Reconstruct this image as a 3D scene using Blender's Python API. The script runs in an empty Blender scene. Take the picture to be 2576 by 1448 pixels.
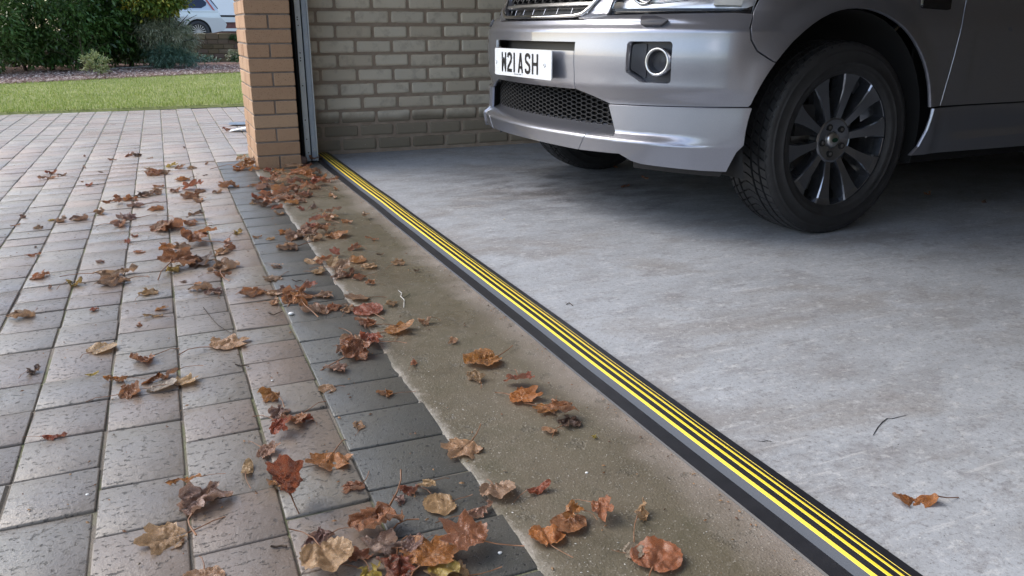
import bpy, bmesh, math, random, bisect
from mathutils import Vector, Matrix, noise
from mathutils.geometry import tessellate_polygon
R = math.radians
PI = math.pi
scene = bpy.context.scene
COL = scene.collection

# ------------------------------------------------------------------ camera, sky, sun, exposure
EYE = Vector((0.0, 0.0, 0.74)); PITCH = R(17.67); YAW = R(22.7); FOC = 2048.0
cam_d = bpy.data.cameras.new('camera'); cam = bpy.data.objects.new('camera', cam_d); COL.objects.link(cam)
cam.location = EYE; cam.rotation_euler = (PI/2-PITCH, 0, -YAW)
cam_d.sensor_width = 36.0; cam_d.lens = 36.0*FOC/2576; cam_d.clip_start = 0.05; cam_d.clip_end = 2000
scene.camera = cam

world = bpy.data.worlds.new('World'); scene.world = world; world.use_nodes = True
wn = world.node_tree; wn.nodes.clear()
SUN_EL = R(44); SUN_AZ = R(-52)          # azimuth measured from +Y towards +X: the sun stands ahead-left, outside the garage
def wnode(t, **k):
    n = wn.nodes.new(t)
    for a, v in k.items(): setattr(n, a, v)
    return n
sky = wnode('ShaderNodeTexSky', sky_type='NISHITA', sun_disc=False, sun_elevation=SUN_EL, sun_rotation=SUN_AZ)
sky.air_density = 1.0; sky.dust_density = 1.5; sky.ozone_density = 1.0
tc = wnode('ShaderNodeTexCoord'); mp = wnode('ShaderNodeMapping'); mp.inputs['Scale'].default_value = (1.4, 1.4, 3.2)
nz = wnode('ShaderNodeTexNoise'); nz.inputs['Scale'].default_value = 1.6; nz.inputs['Detail'].default_value = 7; nz.inputs['Roughness'].default_value = .58
rp = wnode('ShaderNodeValToRGB'); rp.color_ramp.elements[0].position = .55; rp.color_ramp.elements[1].position = .68
mx = wnode('ShaderNodeMix', data_type='RGBA'); mx.inputs['B'].default_value = (8.6, 9.0, 9.8, 1)
bg = wnode('ShaderNodeBackground'); bg.inputs['Strength'].default_value = .15
wo = wnode('ShaderNodeOutputWorld')
L = wn.links.new
L(tc.outputs['Generated'], mp.inputs['Vector']); L(mp.outputs[0], nz.inputs['Vector']); L(nz.outputs['Fac'], rp.inputs[0])
L(rp.outputs[0], mx.inputs['Factor']); L(sky.outputs[0], mx.inputs['A']); L(mx.outputs['Result'], bg.inputs[0]); L(bg.outputs[0], wo.inputs[0])

sun_d = bpy.data.lights.new('sun', 'SUN'); sun = bpy.data.objects.new('sun', sun_d); COL.objects.link(sun)
sun_d.energy = 1.15; sun_d.angle = R(45); sun_d.color = (1, .93, .82)
sd = Vector((math.sin(SUN_AZ)*math.cos(SUN_EL), math.cos(SUN_AZ)*math.cos(SUN_EL), math.sin(SUN_EL)))
sun.rotation_euler = sd.to_track_quat('Z', 'Y').to_euler()

vs = scene.view_settings; vs.view_transform = 'Standard'; vs.look = 'None'; vs.gamma = 1; vs.use_curve_mapping = False
vs.exposure = 1.15

# ------------------------------------------------------------------ materials
def mat(name, color=(.5,.5,.5), rough=.6, metal=0.0, spec=.5, coat=0.0, coat_rough=.03):
    m = bpy.data.materials.new(name); m.use_nodes = True
    b = m.node_tree.nodes['Principled BSDF']
    b.inputs['Base Color'].default_value = (*color, 1); b.inputs['Roughness'].default_value = rough
    b.inputs['Metallic'].default_value = metal; b.inputs['Specular IOR Level'].default_value = spec
    b.inputs['Coat Weight'].default_value = coat; b.inputs['Coat Roughness'].default_value = coat_rough
    return m
class NT:
    """small helper for building node chains in a material"""
    def __init__(s, m): s.t = m.node_tree; s.b = s.t.nodes['Principled BSDF']; s.out = s.t.nodes['Material Output']
    def n(s, t, **k):
        x = s.t.nodes.new(t)
        for a, v in k.items(): setattr(x, a, v)
        return x
    def link(s, a, b): s.t.links.new(a, b); return s
    def noise(s, vec, scale, detail=4, rough=.55, dist=0):
        x = s.n('ShaderNodeTexNoise'); x.inputs['Scale'].default_value = scale; x.inputs['Detail'].default_value = detail
        x.inputs['Roughness'].default_value = rough; x.inputs['Distortion'].default_value = dist
        if vec is not None: s.link(vec, x.inputs['Vector'])
        return x.outputs['Fac']
    def ramp(s, fac, *stops):
        x = s.n('ShaderNodeValToRGB'); e = x.color_ramp.elements
        while len(e) < len(stops): e.new(.5)
        for el, (p, c) in zip(e, stops): el.position = p; el.color = (*c, 1) if len(c) == 3 else c
        s.link(fac, x.inputs[0]); return x.outputs[0]
    def ramp1(s, fac, p0, p1, v0=0., v1=1.): return s.ramp(fac, (p0, (v0,)*3), (p1, (v1,)*3))
    def mix(s, fac, a, b, mode='MIX'):
        x = s.n('ShaderNodeMix', data_type='RGBA', blend_type=mode)
        for k, v in (('Factor', fac), ('A', a), ('B', b)):
            if isinstance(v, (int, float)): x.inputs[k].default_value = v
            elif isinstance(v, tuple): x.inputs[k].default_value = (*v, 1)
            else: s.link(v, x.inputs[k])
        return x.outputs['Result']
    def math(s, op, a, b=0., clamp=False):
        x = s.n('ShaderNodeMath', operation=op, use_clamp=clamp)
        for i, v in enumerate((a, b)):
            if isinstance(v, (int, float)): x.inputs[i].default_value = v
            else: s.link(v, x.inputs[i])
        return x.outputs[0]
    def bump(s, h, strength=.5, dist=.01, prev=None):
        x = s.n('ShaderNodeBump'); x.inputs['Strength'].default_value = strength; x.inputs['Distance'].default_value = dist
        s.link(h, x.inputs['Height'])
        if prev is not None: s.link(prev, x.inputs['Normal'])
        return x.outputs[0]
    def pos(s): return s.n('ShaderNodeNewGeometry').outputs['Position']
    def objco(s): return s.n('ShaderNodeTexCoord').outputs['Object']
    def rnd(s):
        a = s.n('ShaderNodeObjectInfo').outputs['Random']; at = s.n('ShaderNodeAttribute', attribute_name='rnd').outputs['Fac']
        return s.math('FRACT', s.math('ADD', a, at))
    def xyz(s, v):
        x = s.n('ShaderNodeSeparateXYZ'); s.link(v, x.inputs[0]); return x.outputs
    def mapped(s, v, scale=(1,1,1), rot=(0,0,0)):
        x = s.n('ShaderNodeMapping'); s.link(v, x.inputs['Vector']); x.inputs['Scale'].default_value = scale; x.inputs['Rotation'].default_value = rot
        return x.outputs[0]
    def put(s, **k):
        names = dict(color='Base Color', rough='Roughness', normal='Normal', metal='Metallic', spec='Specular IOR Level')
        for a, v in k.items():
            i = s.b.inputs[names[a]]
            if isinstance(v, (int, float)): i.default_value = v
            elif isinstance(v, tuple): i.default_value = (*v, 1)
            else: s.link(v, i)
        return s

def m_paver():
    m = mat('paver_concrete', spec=.5); t = NT(m); p = t.pos(); r = t.rnd()
    base = t.ramp(r, (0, (.225,.168,.128)), (.3, (.258,.200,.155)), (.55, (.222,.198,.160)), (.8, (.270,.235,.188)), (1, (.208,.172,.138)))
    base = t.mix(t.ramp1(t.noise(p, 7, 5), .3, .7, 0, .6), base, (.165,.148,.135))
    pit = t.math('MULTIPLY', t.ramp1(t.noise(t.mapped(p, (1,1.35,1)), 78, 4, .68), .585, .63), t.ramp1(t.noise(p, 9, 3), .35, .55, .25, 1))
    fine = t.noise(p, 420, 2, .6)
    base = t.mix(t.ramp1(fine, .35, .75, 0, .35), base, (.37,.325,.28))
    base = t.mix(t.math('MULTIPLY', pit, .8), base, (.06,.058,.055))
    oy = t.xyz(p)[1]; dry = t.ramp1(t.math('DIVIDE', t.math('ADD', oy, t.math('MULTIPLY', t.noise(p, .9, 5, .6), 3.)), 10.), .36, .62)  # dry is a noisy distance mask for sky sheen painted onto the far pavers
    base = t.mix(t.math('SUBTRACT', 1.0, dry), base, t.mix(1.0, base, (.74,.74,.74), 'MULTIPLY'))  # nearer pavers tinted darker, where that painted sheen fades out
    moss = t.ramp1(t.noise(p, 2.3, 3), .52, .75, 0, .35)
    base = t.mix(moss, base, (.20,.205,.165))
    h = t.math('SUBTRACT', t.math('MULTIPLY', fine, .25), pit)
    nrm = t.bump(t.noise(p, 26, 5, .65), .45, .006, None); nrm = t.bump(h, .8, .003, nrm)
    base = t.mix(t.math('MULTIPLY', dry, .85), base, t.mix(1.0, base, (1.55,1.46,1.38), 'MULTIPLY'))  # grazing sky sheen put into the base colour of the far pavers
    wet = t.ramp1(t.noise(p, 1.7, 4, .6),   .35, .65, .24, .46)
    t.put(color=base, rough=t.math('ADD', wet, t.math('MULTIPLY', pit, .3), True), normal=nrm); return m
def m_dark_paver():
    m = mat('dark_paver_concrete'); t = NT(m); p = t.pos(); r = t.rnd()
    base = t.ramp(r, (0, (.070,.068,.058)), (.5, (.090,.087,.074)), (1, (.080,.076,.064)))
    base = t.mix(t.ramp1(t.noise(p, 9, 5), .35, .7, 0, .5), base, (.066,.07,.07))
    fine = t.noise(p, 380, 2, .6)
    base = t.mix(t.ramp1(fine, .55, .8, 0, .6), base, (.22,.22,.21))
    pit = t.ramp1(t.noise(p, 120, 3, .6), .60, .66)
    base = t.mix(pit, base, (.03,.03,.03))
    nrm = t.bump(t.noise(p, 24, 4), .3, .006); nrm = t.bump(t.math('SUBTRACT', t.math('MULTIPLY', fine, .6), pit), .7, .002, nrm)
    t.put(color=base, rough=t.ramp1(t.noise(p, 3, 3), .3, .7, .34, .50), normal=nrm); return m
def m_joint():
    m = mat('joint_sand'); t = NT(m); p = t.pos()
    c = t.ramp(t.noise(p, 5, 5), (.35, (.13,.115,.095)), (.48, (.18,.155,.125)), (.60, (.15,.16,.08)), (.75, (.22,.195,.16)))
    t.put(color=c, rough=.9, normal=t.bump(t.noise(p, 250, 3), .8, .004)); return m
def m_apron():
    m = mat('damp_apron_concrete'); t = NT(m); p = t.pos(); o = t.xyz(p)
    wob = t.math('ADD', o[0], t.math('MULTIPLY', t.math('SUBTRACT', t.noise(p, 5, 5, .6), .5), .16))
    dry = t.ramp1(wob, .70, .79)
    damp = t.ramp(t.noise(p, 6, 6, .62), (.30, (.082,.070,.045)), (.5, (.128,.110,.076)), (.68, (.096,.086,.055)))
    damp = t.mix(t.ramp1(t.noise(p, 2.2, 3), .45, .7, 0, .7), damp, (.155,.130,.095))
    lightc = t.ramp(t.noise(p, 9, 5, .6), (.3, (.23,.19,.165)), (.7, (.33,.29,.26)))
    c = t.mix(t.math('MULTIPLY', dry, .75), damp, lightc)
    rim = t.math('MULTIPLY', t.ramp1(t.math('ADD', o[0], t.math('MULTIPLY', t.math('SUBTRACT', t.noise(p, 20, 6, .7), .5), .09)), .425, .445, .8, 0), t.ramp1(t.noise(p, 11, 5, .7), .42, .56))
    c = t.mix(rim, c, (.26,.23,.19))
    sp = t.noise(p, 260, 2, .6)
    c = t.mix(t.ramp1(sp, .64, .72, 0, .75), c, (.50,.47,.42))
    c = t.mix(t.ramp1(sp, .28, .38, .6, 0), c, (.05,.045,.035))
    worn = t.ramp1(t.noise(p, 16, 6, .7), .585, .64); c = t.mix(t.math('MULTIPLY', worn, .45), c, (.09,.08,.06)); c = t.mix(t.ramp1(t.noise(p, 70, 5, .75), .57, .68, 0, .35), c, (.30,.27,.22))
    nrm = t.bump(t.noise(p, 18, 5), .3, .008); nrm = t.bump(t.math('SUBTRACT', sp, worn), .55, .0025, nrm)
    rg = t.ramp1(t.noise(p, 2.5, 4, .6), .38, .60, .20, .50)
    t.put(color=c, rough=t.mix(dry, rg, (.62,.62,.62)), normal=nrm); return m
def m_floor():
    m = mat('garage_floor_concrete'); t = NT(m); p = t.pos()
    q = t.mapped(p, (1, 1.6, 1), (0,0,R(-25)))
    c = t.ramp(t.noise(q, 2.6, 8, .66), (.30, (.28,.278,.285)), (.46, (.365,.385,.415)), (.62, (.42,.445,.48)), (.8, (.35,.355,.375)))
    c = t.mix(t.ramp1(t.noise(q, 1.3, 6, .7, .4), .50, .62, 0, .6), c, (.25,.225,.205))
    c = t.mix(t.ramp1(t.noise(q, 7, 8, .75), .54, .62, 0, .6), c, (.24,.235,.245))
    c = t.mix(t.ramp1(t.noise(q, 19, 6, .75), .55, .64, 0, .65), c, (.55,.56,.57))
    d = t.n('ShaderNodeVectorMath', operation='DISTANCE'); t.link(p, d.inputs[0]); d.inputs[1].default_value = (1.9, 3.55, 0)
    oil = t.math('MULTIPLY', t.ramp1(t.math('DIVIDE', d.outputs['Value'], 1.5), .15, .75, 1, 0), t.ramp1(t.noise(q, 5, 7, .7), .42, .62))
    c = t.mix(t.math('MULTIPLY', oil, .75), c, (.085,.08,.08))
    gsp = t.noise(p, 85, 5, .75); c = t.mix(t.ramp1(gsp, .36, .46, .65, 0), c, (.19,.185,.19)); c = t.mix(t.ramp1(gsp, .57, .68, 0, .65), c, (.56,.57,.58))
    st = t.noise(t.mapped(p, (1.2, 16, 1), (0,0,R(-30))), 3, 6, .75); c = t.mix(t.ramp1(st, .58, .66, 0, .45), c, (.62,.62,.62)); c = t.mix(t.ramp1(st, .34, .42, .4, 0), c, (.26,.25,.25))
    sp = t.noise(p, 300, 2, .6)
    c = t.mix(t.ramp1(sp, .3, .42, .45, 0), c, (.13,.12,.11)); c = t.mix(t.ramp1(sp, .66, .75, 0, .5), c, (.6,.6,.58))
    nrm = t.bump(t.noise(p, 12, 5), .25, .008); nrm = t.bump(t.math('ADD', sp, t.noise(q, 50, 4, .7)), .35, .002, nrm)
    t.put(color=c, rough=t.ramp1(t.noise(q, 3, 4, .6), .3, .7, .42, .60), normal=nrm); return m
def m_pillar_brick():
    m = mat('buff_brick'); t = NT(m); p = t.pos(); r = t.rnd()
    c = t.ramp(r, (0, (.31,.170,.092)), (.35, (.43,.265,.158)), (.7, (.36,.215,.125)), (1, (.47,.31,.19)))
    c = t.mix(t.ramp1(t.noise(p, 220, 2, .5), .62, .70, 0, .75), c, (.10,.055,.03))
    c = t.mix(t.ramp1(t.noise(p, 30, 5), .35, .7, 0, .35), c, (.45,.29,.17))
    c = t.mix(t.ramp1(t.noise(p, 24, 4, .5), .74, .77, 0, .8), c, (.65,.6,.55))
    t.put(color=c, rough=.85, normal=t.bump(t.noise(p, 150, 4, .6), .5, .003)); return m
def m_pale_brick():
    m = mat('pale_brick'); t = NT(m); p = t.pos(); r = t.rnd(); o = t.xyz(p)
    c = t.ramp(r, (0, (.60,.51,.39)), (.5, (.72,.635,.50)), (1, (.65,.575,.46)))
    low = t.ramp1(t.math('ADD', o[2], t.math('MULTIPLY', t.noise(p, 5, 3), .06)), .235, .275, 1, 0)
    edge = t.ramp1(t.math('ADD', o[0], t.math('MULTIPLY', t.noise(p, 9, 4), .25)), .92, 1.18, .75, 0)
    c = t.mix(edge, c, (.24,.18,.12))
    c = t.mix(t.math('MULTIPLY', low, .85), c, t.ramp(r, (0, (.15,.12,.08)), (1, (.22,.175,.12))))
    c = t.mix(t.ramp1(t.noise(p, 14, 6, .65), .52, .72, 0, .5), c, (.27,.21,.15))
    c = t.mix(t.ramp1(t.noise(p, 60, 4, .7), .66, .72, 0, .5), c, (.6,.57,.5))
    t.put(color=c, rough=.92, normal=t.bump(t.noise(p, 110, 5, .65), .6, .004)); return m
def m_noisy(name, a, b, scale=8, rough=.85, bs=60, bd=.003, bstr=.5, detail=5):
    m = mat(name); t = NT(m); p = t.pos()
    t.put(color=t.ramp(t.noise(p, scale, detail, .6), (.3, a), (.7, b)), rough=rough, normal=t.bump(t.noise(p, bs, 4, .6), bstr, bd)); return m
def m_leaf():
    m = mat('dead_leaf'); t = NT(m)
    uv = t.n('ShaderNodeTexCoord').outputs['UV']; u = t.xyz(uv)
    dx = t.math('SUBTRACT', u[0], .5); dy = t.math('SUBTRACT', u[1], .12)
    ang = t.math('ARCTAN2', dx, dy); rad = t.math('SQRT', t.math('ADD', t.math('MULTIPLY', dx, dx), t.math('MULTIPLY', dy, dy)))
    f = t.math('ABSOLUTE', t.math('SUBTRACT', t.math('FRACT', t.math('ADD', t.math('MULTIPLY', ang, 1.35), .5)), .5))   # palmate veins
    vein = t.ramp1(t.math('MULTIPLY', f, rad), .0035, .011, 1, 0)
    g = t.math('FRACT', t.math('MULTIPLY', t.math('SUBTRACT', u[1], t.math('MULTIPLY', t.math('ABSOLUTE', dx), .9)), 9.))
    side = t.ramp1(t.math('ABSOLUTE', t.math('SUBTRACT', g, .5)), .03, .10, .6, 0)
    v = t.math('MAXIMUM', vein, side)
    oi = t.n('ShaderNodeObjectInfo'); oc = oi.outputs['Color']; co = t.objco()
    n1 = t.noise(co, 40, 5, .65); n2 = t.noise(co, 110, 4, .6)
    c = t.mix(t.ramp1(n1, .32, .62, 0, .85), oc, t.mix(.42, oc, (.14,.038,.018)))
    c = t.mix(t.ramp1(n2, .50, .62, 0, .55), c, t.mix(.55, oc, (.62,.38,.22)))
    c = t.mix(t.math('MULTIPLY', v, .40), c, t.mix(.5, oc, (.55,.32,.15)))
    c = t.mix(t.ramp1(t.noise(co, 170, 3, .6), .63, .70, 0, .55), c, (.03,.014,.010))
    bf = t.n('ShaderNodeNewGeometry').outputs['Backfacing']
    c = t.mix(t.math('MULTIPLY', bf, .35), c, (.48,.30,.20))
    nrm = t.bump(t.math('SUBTRACT', n1, t.math('MULTIPLY', v, .5)), 1.0, .20); nrm = t.bump(n2, .9, .07, nrm)
    t.put(color=c, rough=t.ramp1(n2, .35, .7, .16, .34), normal=nrm)
    t.b.inputs['Specular IOR Level'].default_value = 1.0; t.b.inputs['Sheen Weight'].default_value = .25; t.b.inputs['Sheen Roughness'].default_value = .4
    tr = t.n('ShaderNodeBsdfTranslucent'); t.link(c, tr.inputs[0]); ms = t.n('ShaderNodeMixShader'); ms.inputs[0].default_value = .18
    t.link(t.b.outputs[0], ms.inputs[1]); t.link(tr.outputs[0], ms.inputs[2]); t.link(ms.outputs[0], t.out.inputs[0]); return m
def m_foliage(name, cols, rough=.42):
    m = mat(name); t = NT(m); r = t.n('ShaderNodeAttribute', attribute_name='rnd').outputs['Fac']
    n = len(cols); c = t.ramp(r, *[(i/(n-1), k) for i, k in enumerate(cols)])
    t.put(color=c, rough=rough)
    tr = t.n('ShaderNodeBsdfTranslucent'); t.link(c, tr.inputs[0]); ms = t.n('ShaderNodeMixShader'); ms.inputs[0].default_value = .22
    t.link(t.b.outputs[0], ms.inputs[1]); t.link(tr.outputs[0], ms.inputs[2]); t.link(ms.outputs[0], t.out.inputs[0]); return m
def m_paint():
    m = mat('grey_metallic_paint', (.30,.30,.325), .30, .85, .5, 1.0, .02); t = NT(m); co = t.objco()
    fl = t.noise(co, 1500, 1); nrm = t.bump(fl, .06, .0005)
    c = t.ramp(fl, (.3, (.27,.277,.32)), (.7, (.36,.37,.42)))
    t.put(color=c, normal=nrm, rough=.34); t.b.inputs['Coat Roughness'].default_value = .03; return m

M = dict(
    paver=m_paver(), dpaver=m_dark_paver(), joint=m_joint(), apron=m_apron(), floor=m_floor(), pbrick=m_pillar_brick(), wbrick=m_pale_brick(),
    pmortar=m_noisy('grey_mortar', (.15,.12,.10), (.24,.20,.165), 20), wmortar=m_noisy('brown_mortar', (.30,.225,.165), (.40,.315,.24), 14, .95, 70, .006, .8),
    leaf=m_leaf(), stalk=mat('leaf_stalk', (.20,.09,.04), .5), paint=m_paint(),
    rubber=m_noisy('black_rubber', (.012,.013,.017), (.020,.021,.026), 30, .42, 300, .0008, .3),
    greyrub=mat('smooth_seal_face', (.062,.072,.09), .5, 0, .3), yellow=mat('yellow_stripe', (.84,.62,.045), .45),
    tyre=m_noisy('tyre_rubber', (.016,.016,.017), (.029,.029,.031), 25, .55, 200, .001, .3),
    black=mat('black_plastic', (.012,.012,.013), .45), mirror=mat('lamp_reflector', (.85,.87,.90), .32, 1.0), mattblack=mat('matt_black_plastic', (.008,.008,.009), .7), gloss_black=mat('gloss_black', (.01,.01,.012), .12), darkgrey=mat('dark_grey_plastic', (.045,.045,.055), .38),
    chrome=mat('bright_chrome', (.85,.85,.86), .12, 1.0), satin=mat('satin_silver', (.62,.62,.62), .28, 1.0), rim=mat('anthracite_alloy', (.27,.285,.32), .18, .92, .5, 1.0, .05),
    disc=mat('brake_disc', (.16,.15,.14), .4, .8), white=mat('plate_white', (.80,.82,.84), .25), ink=mat('plate_black', (.008,.008,.012), .3), tinyink=mat('faint_grey_print', (.25,.26,.30), .4),
    liner=mat('wheel_well_liner', (.010,.010,.011), .9), green=mat('badge_green', (.008,.035,.02), .3, .2),
    galv=m_noisy('grey_painted_steel', (.58,.60,.59), (.66,.68,.66), 20, .38, 80, .0006, .2), galv2=m_noisy('blue_grey_steel', (.38,.42,.46), (.45,.49,.53), 20, .34, 80, .0006, .2),
    hole=mat('dark_hole', (.01,.01,.01), .8), plaster=m_noisy('dim_plaster', (.50,.48,.45), (.60,.58,.55), 4, .95),
    darkwall=m_noisy('shaded_brown_wall', (.30,.265,.23), (.38,.34,.30), 5, .95),
    roofing=m_noisy('roof_covering', (.10,.09,.08), (.16,.15,.14), 6, .9), timber=m_noisy('fascia_board', (.55,.53,.50), (.68,.66,.62), 4, .6),
    lawn=m_noisy('lawn_turf', (.19,.22,.05), (.36,.36,.13), 1.1, .9, 90, .02, 1.0, 8), mulch=m_noisy('mulch_soil', (.16,.09,.07), (.30,.19,.15), 9, .95, 40, .02, 1.0),
    earth=m_noisy('bare_earth', (.07,.045,.03), (.12,.08,.05), 3, .95, 40, .02, .8), asphalt=m_noisy('road_asphalt', (.10,.10,.10), (.15,.15,.15), 2, .9),
    farground=m_noisy('far_ground', (.10,.13,.05), (.16,.17,.10), .4, .95), render=mat('white_render', (.90,.90,.90), .7), redband=m_noisy('red_brick_plinth', (.12,.05,.045), (.20,.09,.075), 8, .9),
    farbrick=m_foliage('garden_wall_brick', ((.15,.115,.065), (.23,.175,.10), (.20,.14,.11), (.28,.23,.13)), .95), farmortar=m_noisy('garden_wall_mortar', (.12,.095,.06), (.20,.16,.10), 6, .95),
    bark=m_noisy('bark', (.035,.025,.018), (.09,.06,.04), 20, .95), silver=mat('silver_car_paint', (.62,.64,.66), .3, .6, .5, 1.0, .03), glass_dark=mat('dark_car_glass', (.02,.025,.05), .05, 0, .6),
    red=mat('red_lamp_glass', (.50,.10,.07), .25), stone=m_noisy('rusty_stone', (.14,.09,.075), (.24,.17,.145), 30, .8, 80, .004, .7),
    sheet=m_noisy('grey_blue_rubber_sheet', (.12,.15,.18), (.17,.20,.235), 12, .4), cream=mat('white_strip_face', (.75,.75,.72), .4), navy=mat('navy_strip_face', (.02,.03,.07), .3),
    terracotta=m_noisy('roof_tiles', (.20,.08,.05), (.30,.13,.08), 3, .9))
glass = bpy.data.materials.new('clear_lamp_glass'); glass.use_nodes = True
_b = glass.node_tree.nodes['Principled BSDF']; _b.inputs['Transmission Weight'].default_value = 1; _b.inputs['Roughness'].default_value = 0; _b.inputs['IOR'].default_value = 1.2
M['glass'] = glass

# ------------------------------------------------------------------ helpers
def tag(o, label=None, cat=None, group=None, kind=None):
    if label: o['label'] = label
    if cat: o['category'] = cat
    if group: o['group'] = group
    if kind: o['kind'] = kind
    return o
def mesh_obj(name, verts, faces, m=None, parent=None, smooth=False, mats=None, midx=None, rnd=None):
    me = bpy.data.meshes.new(name); me.from_pydata([tuple(v) for v in verts], [], faces)
    for k in (mats or ([m] if m else [])): me.materials.append(k)
    if midx: me.polygons.foreach_set('material_index', midx)
    if smooth: me.polygons.foreach_set('use_smooth', [True]*len(me.polygons))
    if rnd:
        a = me.attributes.new('rnd', 'FLOAT', 'FACE'); a.data.foreach_set('value', rnd)
    me.update()
    return link(name, me, parent)
def link(name, me, parent=None, loc=None, rot=None):
    o = bpy.data.objects.new(name, me); COL.objects.link(o)
    if parent is not None: o.parent = parent
    if loc is not None: o.location = loc
    if rot is not None: o.rotation_euler = rot
    return o
def empty(name, loc=(0,0,0), rotz=0, label=None, cat=None, group=None, kind=None):
    o = bpy.data.objects.new(name, None); COL.objects.link(o); o.location = loc; o.rotation_euler = (0,0,rotz); o.empty_display_size = .1
    return tag(o, label, cat, group, kind)
class MB:
    def __init__(s): s.v = []; s.f = []; s.r = []; s.mi = []
    def add(s, vs_, fs, r=0., mi=0):
        n = len(s.v); s.v += [tuple(v) for v in vs_]; s.f += [tuple(i+n for i in f) for f in fs]; s.r += [r]*len(fs); s.mi += [mi]*len(fs); return s
    def box(s, x0, x1, y0, y1, z0, z1, r=0., mi=0):
        return s.add([(x0,y0,z0),(x1,y0,z0),(x1,y1,z0),(x0,y1,z0),(x0,y0,z1),(x1,y0,z1),(x1,y1,z1),(x0,y1,z1)],
                     [(0,3,2,1),(4,5,6,7),(0,1,5,4),(1,2,6,5),(2,3,7,6),(3,0,4,7)], r, mi)
    def tube(s, pts, rad, n=6, r=0., mi=0, cap=True):
        pts = [Vector(p) for p in pts]; rads = rad if isinstance(rad, (list, tuple)) else [rad]*len(pts); vs_ = []; fs = []
        up = Vector((0,0,1))
        for i, p in enumerate(pts):
            d = (pts[min(i+1, len(pts)-1)]-pts[max(i-1, 0)]).normalized()
            a = d.cross(up if abs(d.z) < .9 else Vector((1,0,0))).normalized(); b = d.cross(a)
            for k in range(n): t = 2*PI*k/n; vs_.append(p+(a*math.cos(t)+b*math.sin(t))*rads[i])
        for i in range(len(pts)-1):
            for k in range(n): fs.append((i*n+k, i*n+(k+1)%n, (i+1)*n+(k+1)%n, (i+1)*n+k))
        if cap: fs += [tuple(range(n)), tuple(range((len(pts)-1)*n, len(pts)*n))[::-1]]
        return s.add(vs_, fs, r, mi)
    def build(s, name, m=None, parent=None, smooth=False, mats=None):
        return mesh_obj(name, s.v, s.f, m, parent, smooth, mats, s.mi if mats else None, s.r)
def rounded_box(x, y, z, bev=.004, jit=0., seed=0, seg=1):
    """a box from its own centre, edges bevelled, corners slightly uneven; returns a mesh"""
    bm = bmesh.new(); bmesh.ops.create_cube(bm, size=1)
    rn = random.Random(seed)
    for v in bm.verts: v.co = Vector((v.co.x*x, v.co.y*y, v.co.z*z)) + Vector([rn.uniform(-jit, jit) for _ in range(3)])
    bmesh.ops.bevel(bm, geom=bm.edges[:], offset=bev, segments=seg, affect='EDGES', profile=.5)
    me = bpy.data.meshes.new('piece'); bm.to_mesh(me); bm.free(); return me
def ground(px, py, z=0.0):
    """place on the ground plane that a sight line from the eye point reaches"""
    F = Vector((math.sin(YAW)*math.cos(PITCH), math.cos(YAW)*math.cos(PITCH), -math.sin(PITCH)))
    Rt = Vector((math.cos(YAW), -math.sin(YAW), 0)); U = Rt.cross(F)
    r = F+Rt*((px-1288)/FOC)+U*((724-py)/FOC); t = (z-EYE.z)/r.z; return EYE+r*t, t
def in_view(p, margin=40):
    F = Vector((math.sin(YAW)*math.cos(PITCH), math.cos(YAW)*math.cos(PITCH), -math.sin(PITCH)))
    Rt = Vector((math.cos(YAW), -math.sin(YAW), 0)); U = Rt.cross(F); d = Vector(p)-EYE; k = d.dot(F)
    if k < .1: return None
    x = 1288+d.dot(Rt)*FOC/k; y = 724-d.dot(U)*FOC/k
    return k if -margin < x < 2576+margin and -margin < y < 1448+margin else None

# ------------------------------------------------------------------ ground, paving, apron, garage floor
rng = random.Random(7)
g0 = MB(); g0.add([(-260,-260,-.075),(260,-260,-.075),(260,400,-.075),(-260,400,-.075)], [(0,1,2,3)])
tag(g0.build('ground', M['farground']), kind='structure')
X_EDGE = .239
PX1 = .4250
paving = empty('block_paving', (0,0,0), kind='structure')
bed = MB(); bed.box(-9, 4.0, -3, 8.66, -.07, -.0042)
bed.build('paving_bed', M['joint'], paving)
LEN = [.15, .15, .15, .15, .225, .12, .15]
plist = []   # (cx, cy, w, l, dark)
W0 = .1392
col = 0
while True:
    x1 = X_EDGE-col*W0
    if x1 < -7.5: break
    y = -2.5-rng.random()*.15
    while y < 8.6:
        l = rng.choice(LEN); l = min(l, 8.655-y)
        if l > .05: plist.append((x1-W0/2, y+l/2, W0, l, 0))
        y += l
    col += 1
y = -2.5
while y < 5.02:
    plist.append(((X_EDGE+PX1)/2, y+.074, PX1-X_EDGE, .148, 1)); y += .148
# right of the pillar, behind the garage wall
col = 0
while X_EDGE+col*W0 < 3.9:
    y = 5.32 if col > 0 else 5.03
    while y < 8.6:
        l = rng.choice(LEN); l = min(l, 8.655-y)
        if l > .05: plist.append((X_EDGE+col*W0+W0/2, y+l/2, W0, l, 0))
        y += l
    col += 1
GAP = .0042
ranked = []
for i, p in enumerate(plist):
    k = in_view((p[0], p[1], 0), 90)
    ranked.append(((k if k else 50+abs(p[0])+p[1]), i))
ranked.sort(); near = set(i for k, i in ranked[:300])
pm = {}
def paver_mesh(w, l, dark, v):
    key = (round(w, 3), round(l, 3), dark, v)
    if key not in pm:
        me = rounded_box(w-GAP, l-GAP, .05, .0032, .0018, len(pm)+3, 2)
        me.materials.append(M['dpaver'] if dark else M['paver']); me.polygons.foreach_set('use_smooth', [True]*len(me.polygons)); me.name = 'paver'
        pm[key] = me
    return pm[key]
far = MB(); fard = MB()
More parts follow.
